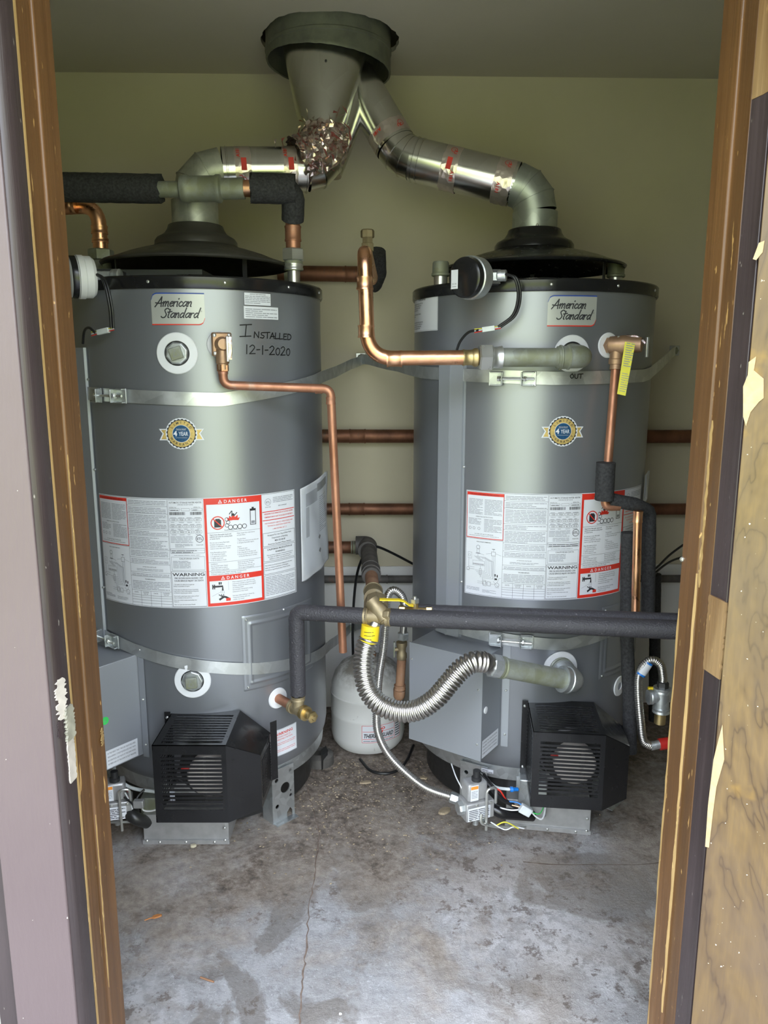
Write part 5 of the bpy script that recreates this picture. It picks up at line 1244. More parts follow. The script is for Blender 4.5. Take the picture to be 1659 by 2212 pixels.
run('galvanised_elbow', [EL - nd * .028, EL, pin], .030, .0315, 'galv', T2, 28); coup('elbow_collar', EL - nd * .026, nd, .033, .022, 'galv', T2, .003); coup('port_collar', hpR(3.4, R + .012, .49), HR['dirs'](3.4)[0], .031, .016, 'galvdull', T2, .003)

# ================================================================== SMALL GAS CONNECTOR, GAS COCK
T = thing('gas_connector', P(975, 1722, 1.97), 'thin corrugated stainless gas hose arching over the foam pipe down to the gas valve', 'hose')
gpz = [P(873, 1352, 2.16), P(875, 1318, 2.17), P(868, 1288, 2.17), P(850, 1275, 2.165), P(837, 1290, 2.15), P(833, 1340, 2.13), P(828, 1400, 2.11), P(819, 1460, 2.09), P(814, 1530, 2.07), P(816, 1580, 2.05), P(836, 1625, 2.03), P(872, 1665, 2.0), P(920, 1702, 1.98), P(975, 1722, 1.96)]
ob('corrugated_hose', corrugated(MB(), spline(gpz, 14), .0122, .0055, .0036, 14), M['steel'], T, sharp=180)
gd = (gpz[-1] - gpz[-2]).normalized(); hexn('hose_nut', gpz[-1] + gd * .010, gd, .0155, .028, 'galv', T); seg('brass_adapter', gpz[-1] + gd * .02, gpz[-1] + gd * .045, .010, 'brassold', T)
g0 = V((P(871, 1372, 2.16).x, 2.16, 0)); gz = lambda y: V((P(871, y, 2.16).x * 1.0 + (y - 1372) * -.00009, 2.16, P(871, y, 2.16).z))
T = thing('gas_cock', gz(1510), 'rusty gas pipe with a small shut-off cock hanging in front of the white tank', 'valve')
seg('hose_stub', gz(1348), gz(1366), .0105, 'steel', T); hexn('flare_nut', gz(1374), UP, .0175, .022, 'galv', T)
ob('cock_body', MB().lathe([(.0125, 0), (.0155, .006), (.0155, .018), (.012, .024), (.013, .036), (.0165, .044), (.0165, .054), (.0001, .054)], gz(1424), UP, 18), M['brassold'], T)
h0 = gz(1402); ob('tee_handle', MB().box(h0 + V((-.024, -.004, 0)), (.005, .012, .048)), M['galvdull'], T, bevel=.0015); seg('handle_stem', h0, h0 + V((-.024, -.004, 0)), .006, 'brassold', T)
seg('rusty_pipe', gz(1424), gz(1488), .0135, 'rust', T); coup('elbow_collar', gz(1484), UP, .0155, .014, 'rust', T)
ge = gz(1490); ob('end_elbow', MB().tube(fillet([ge, gz(1503), gz(1503) + V((0, .045, 0))], .015, 6), .0175, 20), M['rust'], T)

# ================================================================== EXPANSION TANK
XC = V((-.057, 2.55, 0)); RX = .130
T = thing('expansion_tank', XC, 'squat white steel tank with a grimy domed top standing between the heaters', 'tank')
ob('tank_shell', MB().lathe([(.0001, .004), (.085, .004), (.112, .012), (.125, .030), (RX, .055), (RX, .128), (RX + .0012, .132), (RX, .136), (RX, .196), (RX + .0015, .199), (RX + .0015, .204), (RX - .001, .207), (.127, .235), (.117, .268), (.095, .298), (.06, .318), (.03, .326), (.0001, .328)], XC, UP, 72), M['exptank'], T)
ob('top_fitting', MB().lathe([(.018, .322), (.018, .335), (.014, .34), (.013, .37), (.0001, .372)], XC + V((.012, 0, 0)), UP, 12), M['rust'], T)
def fnx(phi0, z0): return lambda x, y, e: XC + V((math.sin(math.radians(phi0) + x / RX) * (RX + .0006 + e), -math.cos(math.radians(phi0) + x / RX) * (RX + .0006 + e), z0 + y))
L = Lab(fnx(-8.5, .063), .008); wd_, hg = .152, .064
L.rect(0, 0, wd_, hg, 'paper', 1); L.frame(.001, .001, wd_ - .001, hg - .001, .0014, 'inkr', 2); L.rect(.120, .001, .1212, hg - .001, 'inkr', 2)
L.rect(.004, .040, .117, .0415, 'inkr', 2); L.rect(.004, .013, .117, .0145, 'inkr', 2)
L.ttext(.031, .019, 'THERM', .020, .050, 'ink', 3, shear=.25, bold=.03); L.ttext(.091, .019, 'GUARD', .020, .048, 'ink', 3, shear=.25, bold=.03); L.stroke([(.054, .014), (.072, .041)], .005, 'inkr', 4, 0); L.stroke([(.056, .041), (.068, .014)], .004, 'inkr', 4, 0)
L.para(.006, .004, .115, .011, .005, 'ink', 3); L.mb.add(*((lambda n: ([L.fn(.062 + .020 * math.cos(2 * pi * i / n) * k, .051 + .008 * math.sin(2 * pi * i / n) * k, 2 * L.E) for i in range(n) for k in (1, .82)], [(2 * i, 2 * i + 1, (2 * i + 3) % (2 * n), (2 * i + 2) % (2 * n)) for i in range(n)]))(28)), L.mi('inkr'))
L.para(.049, .0475, .075, .0555, .0070, 'inkr', 3, t=.6); L.para(.124, .008, .148, .060, .0085, 'ink', 3)
L.build('brand_label', T)

# ================================================================== RELIEF VALVES
o_, t_ = HL['dirs'](19.2); pv = hpL(19.2, R, 1.378)
T = thing('relief_valve', pv, 'brass relief valve with a square bolted flange on the left heater', 'valve')
ob('square_flange', MB().box(pv + o_ * .030, (.050, .012, .058), (t_, o_, UP)), M['bronze'], T, bevel=.004)
ob('valve_body', MB().lathe([(.013, -.0), (.016, .02), (.019, .024), (.019, .038), (.016, .05), (.013, .056), (.0001, .057)], pv, o_, 24), M['bronze'], T)
for sx_ in (-1, 1):
    for sz_ in (-1, 1): screw(pv + o_ * .036 + t_ * (.018 * sx_) + UP * (.022 * sz_), o_, T, .005)
ob('lift_lever', MB().box(pv + o_ * .062 + t_ * .008 - UP * .012, (.006, .010, .062), (t_, o_, (UP + t_ * .0))), M['zinc'], T, bevel=.0015)
ob('valve_tag', MB().box(pv + o_ * .060 + t_ * .014 - UP * .010, (.010, .004, .055), (t_, o_, UP)), M['foilc'], T)
ob('outlet_branch', MB().lathe([(.0155, 0), (.0165, -.02), (.0165, -.034), (.014, -.036), (.014, -.05)], pv + o_ * .034 - UP * .012, UP, 20), M['bronze'], T)
dz = pv + o_ * .034
T = thing('relief_drain_pipe', dz - UP * .06, 'thin reddish copper drain pipe from the left relief valve down between the heaters', 'pipe')
c1 = V((dz.x, dz.y, P(475, 832, dz.y).z)); c2 = P(714, 840, 1.99); c3 = P(741, 1408, 2.02)
hexn('hex_adapter', dz - UP * .058, UP, .0155, .018, 'copper', T); ob('copper_tube', MB().tube(fillet([dz - UP * .05, c1, c2, c3], .022, 6), .0112, 18), M['copperold'], T)
coup('coupling', dz.lerp(c1, .62), UP, .0116, .022, 'copperold', T, .001); coup('elbow_collar', c2 + V((-.03, 0, 0)), V((1, 0, 0)), .0116, .018, 'copperold', T, .001); coup('elbow_collar', c2 - UP * .03, UP, .0116, .018, 'copperold', T, .001)

o_, t_ = HR['dirs'](19.2); pv = hpR(19.2, R, 1.378)
T = thing('relief_valve', pv, 'brass relief valve with a yellow hanging tag on the right heater', 'valve')
bdir = (o_ * .62 + V((.80, 0, 0))).normalized()
seg('inlet_neck', pv - o_ * .004, pv + o_ * .032, .017, 'bronze', T); vb = pv + o_ * .034
ob('valve_body', MB().tube([vb - bdir * .018, vb + bdir * .02, vb + bdir * .035, vb + bdir * .062], .02, 24, True, 0, lambda i: (.022, .025, .021, .019)[i]), M['bronze'], T)
hexn('neck_hex', pv + o_ * .012, o_, .022, .014, 'bronze', T)
for sz_ in (-1, 1): screw(vb + UP * (.019 * sz_) - V((.0, .012, 0)), V((0, -1, 0)), T, .004)
ob('outlet_branch', MB().lathe([(.017, 0), (.017, -.022), (.019, -.024), (.019, -.036), (.014, -.038)], vb - UP * .012, UP, 20), M['bronze'], T)
ob('bonnet_tag', MB().tube(spline([vb + bdir * .022 + UP * .020, vb + bdir * .05 + UP * .018, vb + bdir * .07 + UP * .002]), .006, 8), M['foilc'], T)
ob('lift_lever', MB().box(vb + bdir * .075 - UP * .006, (.006, .012, .05)), M['zinc'], T, bevel=.001)
# tag hanging in front
q_ = [P(1350, 738, 1.955), P(1372, 742, 1.95), P(1351, 855, 1.965), P(1333, 851, 1.97)]
tg = ob('hang_tag', MB().slab(q_, (0, -1, .05), .0006), M['ytag'], T)
ux_ = (q_[1] - q_[0]).normalized(); uy_ = (q_[0] - q_[3]).normalized()
Lt = Lab(lambda x, y, e: q_[3] + ux_ * x + uy_ * y + V((0, -.0012 - e, 0))); Lt.para(.004, .070, .024, .132, .0055, 'inkg', 1); Lt.para(.004, .008, .022, .058, .0055, 'inkg', 1, t=.28); Lt.build('tag_print', tg)
T = thing('relief_drain_pipe', vb - UP * .05, 'copper drain pipe dropping from the right relief valve into black foam', 'pipe')
dn0 = vb - UP * .04; dn1 = P(1306, 1095, 1.985)
seg('adapter', dn0, dn0.lerp(dn1, .06), .0145, 'bronze', T); ob('copper_tube', MB().tube(fillet([dn0, dn1, P(1338, 1094, 1.99)], .016, 6), .0112, 18), M['copperold'], T)
foam('foam_sleeve', [P(1309, 999, 1.98), P(1305, 1080, 1.982)], 0, .0245, 'foam', T)
foam('foam_elbow', [P(1316, 1079, 1.99), P(1372, 1090, 2.0), P(1402, 1104, 2.03), P(1400, 1330, 2.06)], .02, .0185, 'foam', T)
seg('lower_copper_pipe', P(1378, 1104, 1.975), P(1372, 1345, 1.985), .0112, 'copper', T); coup('solder_collar', P(1378, 1116, 1.975), UP, .0118, .03, 'copper', T, .001)
T = thing('insulated_riser', P(1362, 1610, 2.05), 'vertical pipe in dark foam beside the right heater, ending near the burner guard', 'pipe')
foam('pipe_insulation', [P(1356, 1150, 2.06), P(1354, 1360, 2.065), P(1362, 1625, 2.05)], .3, .0185, 'foam', T)
T = thing('insulated_riser', P(1412, 1400, 2.7), 'thin black foam riser on the back wall right of the right heater', 'pipe')
foam('pipe_insulation', [P(1416, 1240, 2.72), P(1412, 1640, 2.72)], 0, .020, 'foam', T)
for pts, lb in (([P(1395, 1243, 2.6), P(1420, 1225, 2.62), P(1450, 1196, 2.7), P(1500, 1160, 2.75)], 'black cable rising to the right behind the right heater, upper of two'), ([P(1392, 1262, 2.6), P(1415, 1238, 2.62), P(1450, 1212, 2.7), P(1500, 1196, 2.75)], 'black cable sagging to the right behind the right heater, lower of two')):
    tag(ob('cable', MB().tube(spline(pts), .004, 8), M['rubber']), lb, 'cable')

# ================================================================== SMALL HOSE AND VALVE AT THE RIGHT JAMB
T = thing('gas_hose', P(1420, 1610, 2.0), 'small corrugated hose with a blue sticker beside the right jamb', 'hose')
hp_ = [P(1407, 1612, 2.0), P(1390, 1600, 2.0), P(1384, 1560, 2.0), P(1379, 1500, 2.01), P(1380, 1460, 2.02), P(1392, 1435, 2.02), P(1410, 1426, 2.02), P(1427, 1437, 2.02), P(1432, 1462, 2.02), P(1432, 1474, 2.02)]
ob('corrugated_hose', corrugated(MB(), spline(hp_, 12), .0120, .005, .003, 14), M['steel'], T, sharp=180)
s0, s1 = P(1383, 1458, 2.018), P(1401, 1430, 2.02)
st = ob('blue_sticker', MB().tube([s0, s1], .0135, 20), M['blue'], T); d_ = s1 - s0
ob('barcode', MB().tube([s0.lerp(s1, .12), s0.lerp(s1, .88)], .0138, 20), M['paper'], st)
Lb = Lab((lambda a_, e_: (lambda x, y, e: s0.lerp(s1, .15 + x) + V((math.sin(y) * (.0140 + e), -math.cos(y) * (.0140 + e), 0))))(0, 0)); 
for i in range(9): Lb.rect(i * .075, -.6, i * .075 + .03, .5, 'ink', 1)
Lb.build('barcode_lines', st)
hexn('hose_nut', P(1432, 1480, 2.02), UP, .016, .022, 'housing', T)
seg('end_fitting', P(1405, 1612, 2.0), P(1432, 1606, 2.0), .012, 'galv', T); seg('red_end_cap', P(1424, 1608, 2.0), P(1450, 1604, 2.0), .0165, 'red', T)
T = thing('tee_valve', P(1428, 1515, 2.02), 'galvanised tee with a brass drain plug at the right jamb', 'valve')
seg('tee_body', P(1430, 1488, 2.02), P(1428, 1535, 2.02), .0205, 'galv', T); coup('tee_collar', P(1430, 1490, 2.02), UP, .022, .014, 'galv', T); coup('tee_collar', P(1428, 1533, 2.02), UP, .022, .014, 'galv', T)
seg('tee_branch', P(1430, 1503, 2.02), P(1404, 1506, 2.02), .0175, 'galv', T); coup('branch_collar', P(1404, 1506, 2.02), V((1, 0, 0)), .019, .012, 'galv', T)
seg('brass_plug', P(1427, 1536, 2.02), P(1425, 1562, 2.02), .0155, 'brass', T); ob('yellow_handle', MB().box(P(1410, 1490, 2.04), (.028, .012, .016)), M['yellow'], T, bevel=.003)

# ================================================================== SEISMIC STRAPS
def strap(h, zs, left_pt, right_pt, label, wd=.034, overlap=None):
    C = V((h['C'][0], h['C'][1], 0)); rr = R + .0035
    def tang(Wp, sgn):
        v = V((Wp.x - C.x, Wp.y - C.y)); D = v.length; psi = math.atan2(v.x, -v.y); return psi - sgn * math.acos(min(1, rr / D))
    pa = tang(left_pt, -1) if left_pt is not None else math.radians(-125)
    pb = tang(right_pt, 1) if right_pt is not None else math.radians(125)
    def zf(a):
        d_ = math.degrees(a)
        for (a0, z0), (a1, z1) in zip(zs, zs[1:]):
            if d_ <= a1 or (a1, z1) == zs[-1]:
                t = (d_ - a0) / (a1 - a0); return z0 + (z1 - z0) * max(-.5, min(1.5, t))
    pts = []
    if left_pt is not None: pts.append((V((left_pt.x, left_pt.y, left_pt.z)), 0))
    n = 60
    for i in range(n + 1):
        a = pa + (pb - pa) * i / n; pts.append((C + V((math.sin(a) * rr, -math.cos(a) * rr, zf(a))), 1))
    if right_pt is not None: pts.append((V((right_pt.x, right_pt.y, right_pt.z)), 0))
    T = thing('seismic_strap', pts[len(pts) // 2][0], label, 'strap', None)
    q = [p for p, _ in pts]; mb = MB(); vv = []
    q2 = []
    for a, b in zip(q, q[1:]):
        kk = 6 if (b - a).length > .1 else 1
        for j in range(kk): q2.append(a.lerp(b, j / kk) + UP * (random.uniform(-.002, .002) if kk > 1 else 0))
    q2.append(q[-1])
    for i, p in enumerate(q2):
        t = (q2[min(i + 1, len(q2) - 1)] - q2[max(i - 1, 0)]); nn = V((t.y, -t.x, 0)).normalized(); f = random.uniform(-.0006, .0006)
        for dz_, dn in ((-wd / 2, 0), (wd / 2, 0), (wd / 2, .0018), (-wd / 2, .0018)): vv.append(p + UP * dz_ + nn * (dn + f))
    k = len(q2); mb.add(vv, [(4 * i + j, 4 * i + (j + 1) % 4, 4 * i + 4 + (j + 1) % 4, 4 * i + 4 + j) for i in range(k - 1) for j in range(4)] + [(0, 1, 2, 3), tuple(range(4 * k - 4, 4 * k))])
    ob('steel_band', mb, M['strap'], T, sharp=25)
    T['zf'] = 0
    for W_ in (left_pt, right_pt):
        if W_ is not None:
            ob('wall_tab', MB().box(V((W_.x, wy(W_.x) - .006, W_.z)), (.034, .010, .036)), M['strap'], T, bevel=.001)
            ob('lag_bolt', MB().lathe([(.0001, .012), (.009, .012), (.010, .010), (.010, .002), (.014, 0), (.014, -.008)], V((W_.x, wy(W_.x) - .012, W_.z)), V((0, -1, 0)), 6), M['galvdull'], T, sharp=20)
    del T['zf']
    return T, C, zf
def buckle(T, h, phi, z, s=1, big=True):
    a = math.radians(phi); C = V((h['C'][0], h['C'][1], 0)); o_ = V((math.sin(a), -math.cos(a), 0)); t_ = V((math.cos(a), math.sin(a), 0))
    c = C + o_ * (R + .008) + UP * z
    for sg in (-1, 1):
        k = c + t_ * (sg * .030)
        ob('buckle_plate', MB().box(k + t_ * sg * .014, (.036, .003, .038), (t_, o_, UP)), M['galv'], T, bevel=.001)
        ob('buckle_ear', MB().box(k + o_ * .010 - t_ * sg * .004, (.003, .022, .034), (t_, o_, UP)), M['galv'], T, bevel=.001)
        for sz in (-1, 1): ob('buckle_rib', MB().box(k + t_ * sg * .012 + o_ * .006 + UP * (sz * .0165), (.032, .011, .003), (t_, o_, UP)), M['galv'], T, bevel=.001)
    seg('tension_bolt', c - t_ * .030 + o_ * .012, c + t_ * .058 + o_ * .012, .0033, 'zinc', T, 10)
    hexn('bolt_head', c - t_ * .034 + o_ * .012, t_, .0075, .007, 'zinc', T); hexn('bolt_nut', c + t_ * .034 + o_ * .012, t_, .0075, .006, 'zinc', T)
BW = lambda px, py: (lambda p: V((p.x, wy(p.x) - .014, p.z)))(P(px, py, 2.83))
T, _, _ = strap(HR, [(-90, 1.31), (0, 1.293), (50, 1.298), (90, 1.325)], BW(779, 776) + UP * .004, BW(1467, 757), 'bright steel strap round the upper part of the right heater'); buckle(T, HR, -17.5, 1.292)
L = Lab(HR['cf'](1.2, 1.293, R + .0075)); caps(L, 0, 0, .0155, 'OUT', .0022); L.build('handwriting', T)
T, _, _ = strap(HL, [(-90, 1.26), (-20, 1.250), (20, 1.240), (75, 1.285)], None, BW(785, 776), 'steel strap with buckle round the upper part of the left heater'); buckle(T, HL, -28.0, 1.250)
T, _, _ = strap(HR, [(-90, .60), (-15, .572), (10, .560), (60, .60)], BW(760, 1355), None, 'steel strap round the lower part of the right heater above the grey box'); buckle(T, HR, -14.5, .572)
T, _, _ = strap(HL, [(-60, .588), (-30, .572), (0, .535), (30, .500), (80, .455)], None, BW(757, 1357), 'spotted steel strap slanting round the lower part of the left heater'); buckle(T, HL, -41.0, .578)

# ================================================================== MANUAL POUCHES
def pouch(h, p0_, z0, z1, label, small=False):
    T = h['T']; cf = lambda x, y, e: h['hp'](p0_ + math.degrees(x / R), R + .004 + .012 * math.sin(min(1, max(0, x / .15)) * pi * .5) + e, z0 + y + x * .22)
    L = Lab(cf, .01); wd_ = .15 if not small else .05; hg = z1 - z0
    L.rect(0, 0, wd_, hg, 'white', 1); L.rect(.012, .012, wd_ - .006, hg - .01, 'paper', 4)
    if not small:
        L.rect(.020, hg - .060, .075, hg - .022, 'inkg', 6); L.rect(.020, hg - .15, .034, hg - .062, 'inkg', 6); L.rect(.075, hg - .035, wd_ - .01, hg - .012, 'ink', 6)
        for y in (.05, .09): L.poly([(.085, y), (.092, y + .008), (.085, y + .016), (.078, y + .008)], 'ink', 6)
        L.para(.085, .11, wd_ - .02, hg - .05, .006, 'inkg', 6)
    o = L.build('manual_pouch', T)
    L2 = Lab(lambda x, y, e: cf(x, y, e + .004 + .002 * math.sin(x * 90 + y * 25)), .008); 
    for i in range(10): L2.rect(0, hg * i / 10, wd_, hg * (i + 1) / 10, 'pouch', 1)
    L2.build('plastic_film', o)
pouch(HL, 57.0, .715, .985, 'x'); pouch(HR, 58.0, .93, 1.01, 'x', True)

# ================================================================== GAS CONTROLS UNDER THE HEATERS
def gasvalve(h, c, s, left):
    T = h['T']; X_, Y_, = V((.93, .36, 0)).normalized(), V((.36, -.93, 0)).normalized()
    if left: X_, Y_ = V((.97, .25, 0)).normalized(), V((.25, -.97, 0)).normalized()
    g = ob('gas_valve', MB().box(c, (.085, .055, .052), (X_, Y_, UP)), M['motorgrey'], T, bevel=.003)
    ob('valve_tower', MB().box(c + UP * .052 - X_ * .004 - Y_ * .004, (.060, .045, .052), (X_, Y_, UP)), M['motorgrey'], g, bevel=.006)
    ob('knob', MB().lathe([(.014, 0), (.014, .010), (.010, .012), (.010, .030), (.0001, .031)], c + UP * .077, UP, 16), M['blackmatte'], g)
    ob('inlet_boss', MB().lathe([(.017, 0), (.019, .003), (.019, .014), (.015, .018)], c - X_ * .056 + UP * .005, X_, 8), M['galv'], g)
    for i in range(4): ob('valve_screw', MB().lathe([(.004, 0), (.004, .003), (.0001, .004)], c + X_ * (-.032 + .021 * i) + Y_ * .0275 + UP * (.02 if i % 2 else -.02), Y_, 8), M['zinc'], g)
    L = Lab(plane_fn(c - X_ * .028 + Y_ * .020 + UP * .030, X_, UP)); L.rect(0, 0, .024, .046, 'paper', 1); L.rect(.001, .034, .023, .043, 'orange', 2); L.para(.003, .004, .021, .031, .0045, 'inkg', 2); L.build('warning_label', g)
    L = Lab(plane_fn(c - X_ * .040 + Y_ * .030 - UP * .022, X_, UP)); L.rect(0, 0, .068, .038, 'paper', 1); L.para(.003, .003, .065, .035, .0052, 'ink', 2, t=.42); L.build('valve_label', g)
    seg('bracket_stem', c - UP * .026, c - UP * .055, .008, 'galv', g)
    pt = [c + X_ * .016 + Y_ * .028 + UP * .012, c + X_ * .016 + Y_ * .040 + UP * .055, c + X_ * .036 + Y_ * .040 + UP * .060, c + X_ * .038 + Y_ * .038 + UP * .02]
    ob('pilot_tube', MB().tube(fillet([c + X_ * .014 + Y_ * .035 - UP * .055, c + X_ * .012 + Y_ * .038 + UP * .068, c + X_ * .040 + Y_ * .038 + UP * .070, c + X_ * .042 + Y_ * .034 + UP * .02], .012, 6), .0038, 10), M['zinc'], T)
    return g
c = P(1028, 1741, 1.925); gasvalve(HR, c, 1, False)
ob('pilot_tube', MB().tube(fillet([P(1040, 1758, 1.89), P(1038, 1779, 1.885), P(1070, 1786, 1.90), P(1136, 1787, 1.93)], .015, 6), .0038, 10), M['zinc'], TR)
ob('manifold_pipe', MB().tube(fillet([P(1062, 1745, 1.95), P(1085, 1757, 1.94), P(1150, 1762, 1.985)], .03, 6), .0155, 18), M['black'], TR)
wr = [('rubber', [P(1030, 1668, 2.0), P(1050, 1690, 1.95), P(1082, 1725, 1.93), P(1108, 1738, 1.95)], .0062), ('rubber', [P(1045, 1672, 2.0), P(1066, 1700, 1.96), P(1100, 1735, 1.94), P(1125, 1752, 1.95)], .0045), ('inkr', [P(1066, 1702, 1.95), P(1080, 1708, 1.94), P(1092, 1726, 1.94), P(1103, 1737, 1.95)], .0024), ('white', [P(975, 1650, 2.02), P(985, 1678, 1.97), P(996, 1700, 1.94), P(1006, 1722, 1.93)], .0018), ('white', [P(1080, 1745, 1.94), P(1105, 1750, 1.93), P(1130, 1748, 1.93)], .0020), ('blue', [P(1095, 1731, 1.94), P(1115, 1733, 1.935), P(1126, 1738, 1.93)], .0018), ('copper', [P(1098, 1737, 1.94), P(1118, 1742, 1.935), P(1128, 1746, 1.93)], .0022),
      ('white', [P(1146, 1752, 1.93), P(1160, 1766, 1.93), P(1172, 1768, 1.935), P(1178, 1745, 1.96), P(1176, 1720, 1.99)], .0022), ('green', [P(1146, 1754, 1.93), P(1165, 1758, 1.935), P(1176, 1740, 1.96)], .0015), ('white', [P(1060, 1776, 1.90), P(1090, 1792, 1.90), P(1110, 1786, 1.91), P(1132, 1790, 1.92)], .0018), ('ytag', [P(1070, 1784, 1.90), P(1092, 1776, 1.90), P(1120, 1790, 1.91)], .0018), ('clear', [P(1052, 1685, 2.0), P(1070, 1700, 1.98), P(1090, 1704, 1.97), P(1104, 1705, 1.965)], .0045)]
for mm, pts, r_ in wr: ob('wire', MB().tube(spline(pts, 6), r_, 8), M[mm], TR)
ob('wire_connector', MB().box(P(1135, 1750, 1.925), (.034, .016, .024), (V((.85, 0, -.5)).normalized(), V((0, 1, 0)), V((.5, 0, .85)).normalized())), M['clear'], TR, bevel=.002)
ob('blue_air_fitting', MB().tube([P(1102, 1705, 1.96), P(1108, 1705, 1.96), P(1109, 1705, 1.96), P(1118, 1705, 1.965)], .008, 12, True, 0, lambda i: (.0075, .0075, .0055, .0055)[i]), M['blue'], TR)
ob('burner_shroud', MB().box(P(1150, 1715, 2.02), (.08, .05, .11), (V((.98, -.15, 0)), V((.15, .98, 0)), UP)), M['galv'], TR, bevel=.003)
ob('shroud_clip', MB().box(P(1119, 1690, 1.985), (.010, .004, .034)), M['galv'], TR)
L = Lab(fnpx(HR, 1040, 1666)); L.rect(0, 0, .036, .012, 'paper', 1); L.para(.002, .001, .034, .011, .0045, 'ink', 2); L.build('serial_sticker', TR)
# left gas controls, half hidden by the jamb
c = P(252, 1742, 1.95); gasvalve(HL, c, 1, True)
ob('manifold_pipe', MB().tube(fillet([P(272, 1750, 1.95), P(292, 1768, 1.93), P(318, 1776, 1.965)], .03, 6), .0175, 18), M['housing'], TL)
ob('air_tube', MB().tube(spline([P(246, 1655, 2.03), P(252, 1680, 2.0), P(285, 1702, 1.97), P(335, 1710, 1.965)], 8), .0048, 10), M['clear'], TL)
for mm, pts, r_ in (('inkr', [P(272, 1705, 1.95), P(280, 1715, 1.94), P(277, 1740, 1.94)], .0028), ('rubber', [P(268, 1722, 1.93), P(288, 1738, 1.92), P(300, 1752, 1.93)], .0028), ('white', [P(270, 1712, 1.94), P(280, 1730, 1.93), P(286, 1748, 1.93)], .0022), ('white', [P(306, 1740, 1.93), P(310, 1750, 1.93), P(325, 1752, 1.94), P(342, 1748, 1.96)], .0022), ('rubber', [P(312, 1705, 1.95), P(298, 1720, 1.94), P(292, 1735, 1.93)], .003)):
    ob('wire', MB().tube(spline(pts, 6), r_, 8), M[mm], TL)
ob('pilot_tube', MB().tube([P(236, 1776, 1.93), P(288, 1775, 1.93)], .0038, 10), M['zinc'], TL)
ob('wire_connector', MB().box(P(300, 1736, 1.925), (.028, .016, .022)), M['motorgrey'], TL, bevel=.002)
ob('burner_shroud', MB().box(P(328, 1735, 2.0), (.05, .05, .06)), M['galvdull'], TL, bevel=.003)

# ================================================================== CABLE, FLOOR BITS
pts = [P(763, 1436, 2.68), P(762, 1350, 2.70), P(768, 1260, 2.72), P(780, 1212, 2.70), P(800, 1183, 2.68), P(815, 1181, 2.68), P(850, 1196, 2.72), P(905, 1225, 2.75)]
tag(ob('cable', MB().tube(spline(pts), .0048, 8), M['rubber']), 'black cable looping over the wall elbow and down behind the white tank', 'cable')
pts = [PZ(778, 1640, .006), PZ(800, 1664, .006), PZ(832, 1671, .006), PZ(862, 1662, .006), PZ(880, 1640, .006), PZ(893, 1610, .006)]
tag(ob('cable', MB().tube(spline(pts), .0048, 8), M['rubber']), 'loop of black cable lying on the floor in front of the white tank', 'cable')
# cut pipe stub / hole in the floor
p = PZ(690, 1646, 0); T = thing('floor_stub', p, 'cut grey pipe stub in the floor behind the left heater foot', 'pipe stub')
ob('stub_pipe', MB().lathe([(.050, 0), (.048, .030), (.030, .040), (.028, .028), (.001, .022)], p, UP, 28), M['iron'], T)
ob('stub_wedge', MB().prism([(p.x + .012, p.y - .055), (p.x + .030, p.y - .02), (p.x + .022, p.y + .02), (p.x + .006, p.y - .01)], .0, .05), M['blackmatte'], T)
def chip(name, px, py, L_, W_, th, rot, m, label, cat, grp=None):
    p = PZ(px, py, th / 2 + .001); a = math.radians(rot); u_ = V((math.cos(a), math.sin(a), 0)); v_ = V((-math.sin(a), math.cos(a), 0)); mb = MB()
    n = 9; q = [u_ * (math.cos(2 * pi * i / n) * L_ / 2 * random.uniform(.75, 1.1)) + v_ * (math.sin(2 * pi * i / n) * W_ / 2 * random.uniform(.7, 1.1)) for i in range(n)]
    mb.add([p + x - UP * th / 2 for x in q] + [p + x * .92 + UP * (th / 2 + random.uniform(0, th * .3)) for x in q], [tuple(range(n))[::-1], tuple(range(n, 2 * n))] + [(i, (i + 1) % n, n + (i + 1) % n, n + i) for i in range(n)])
    return tag(ob(name, mb, M[m], smooth=False), label, cat, grp)
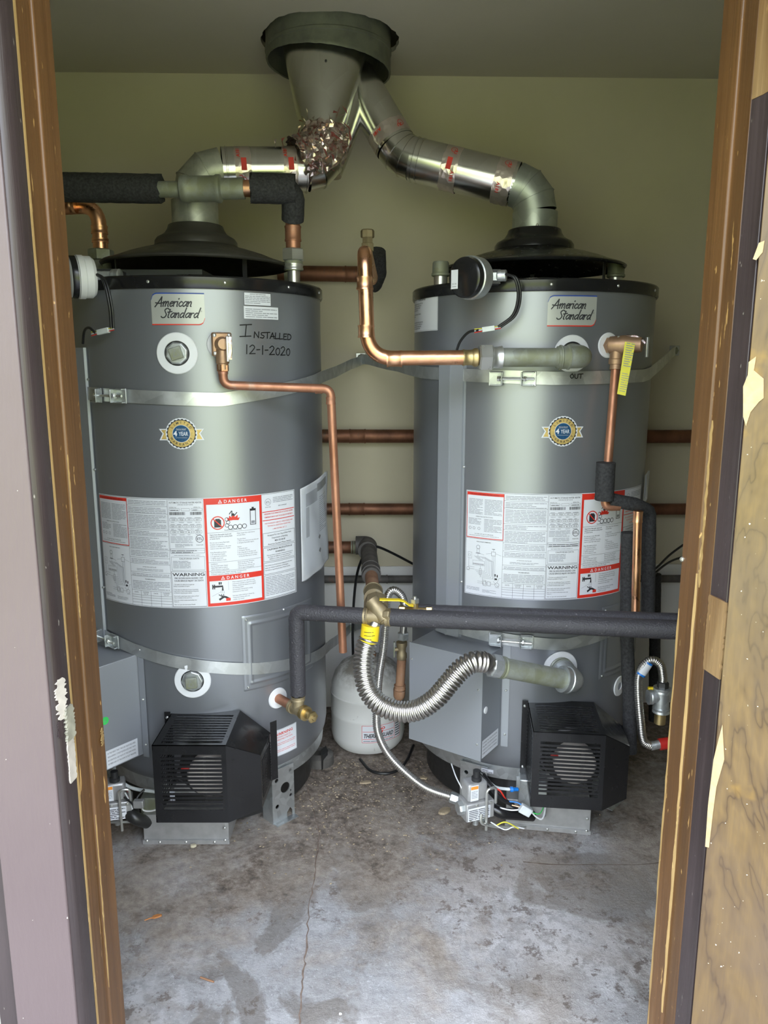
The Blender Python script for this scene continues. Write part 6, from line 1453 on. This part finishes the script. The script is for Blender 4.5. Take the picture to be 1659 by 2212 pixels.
chip('pebble', 417, 1827, .018, .012, .006, 20, 'stone', 'pale pebble on the floor in front of the left burner guard', 'pebble')
chip('dry_leaf', 339, 1979, .026, .012, .003, 25, 'leaf', 'small orange-brown leaf scrap on the floor near the left jamb', 'leaf')
tag(ob('leaf_stem', MB().tube([PZ(312, 1988, .002), PZ(326, 1983, .003), PZ(336, 1980, .003)], .0015, 6), M['leaf']), 'thin dry stem beside the orange leaf scrap', 'twig')
tag(ob('twig', MB().tube([PZ(433, 2111, .003), PZ(447, 2116, .003), PZ(462, 2121, .003)], .0022, 6), M['rust']), 'short brown twig on the floor at lower left', 'twig')
chip('paint_flake', 735, 2190, .007, .005, .002, 0, 'white', 'tiny white flake at the bottom centre of the floor', 'flake')
chip('wood_chip', 960, 1752, .05, .03, .005, 35, 'chip', 'square brown wood chip on the floor left of the right gas valve', 'wood chip')
chip('wood_chip', 790, 1690, .045, .018, .004, 10, 'chip', 'long pale wood chip on the floor below the white tank', 'wood chip')
chip('wood_chip', 915, 1680, .028, .015, .004, -20, 'chip', 'pale wood chip on the floor beside the thin gas hose', 'wood chip')
mb = MB(); rnd = random.Random(3)
for _ in range(1300):
    px = rnd.gauss(760, 170); py = 1640 + abs(rnd.gauss(0, 95))
    if not (250 < px < 1400 and py < 1990): continue
    p = PZ(px, py, .001); s = rnd.uniform(.0015, .0055); a = rnd.uniform(0, 6.28)
    if p.y > 2.8 or (p - V((-.54, 2.32, 0))).xy.length < .26 or (p - V((.445, 2.39, 0))).xy.length < .26: continue
    u_ = V((math.cos(a), math.sin(a), 0)) * s; v_ = V((-math.sin(a), math.cos(a), 0)) * s * rnd.uniform(.3, .8); h_ = UP * s * rnd.uniform(.2, .5)
    mb.add([p - u_, p + v_, p + u_, p - v_, p + h_], [(0, 1, 4), (1, 2, 4), (2, 3, 4), (3, 0, 4)])
o = ob('floor_debris', mb, M['chip'], smooth=False); tag(o, 'scattered dirt crumbs and flakes on the floor between the heaters', 'debris'); o['kind'] = 'stuff'
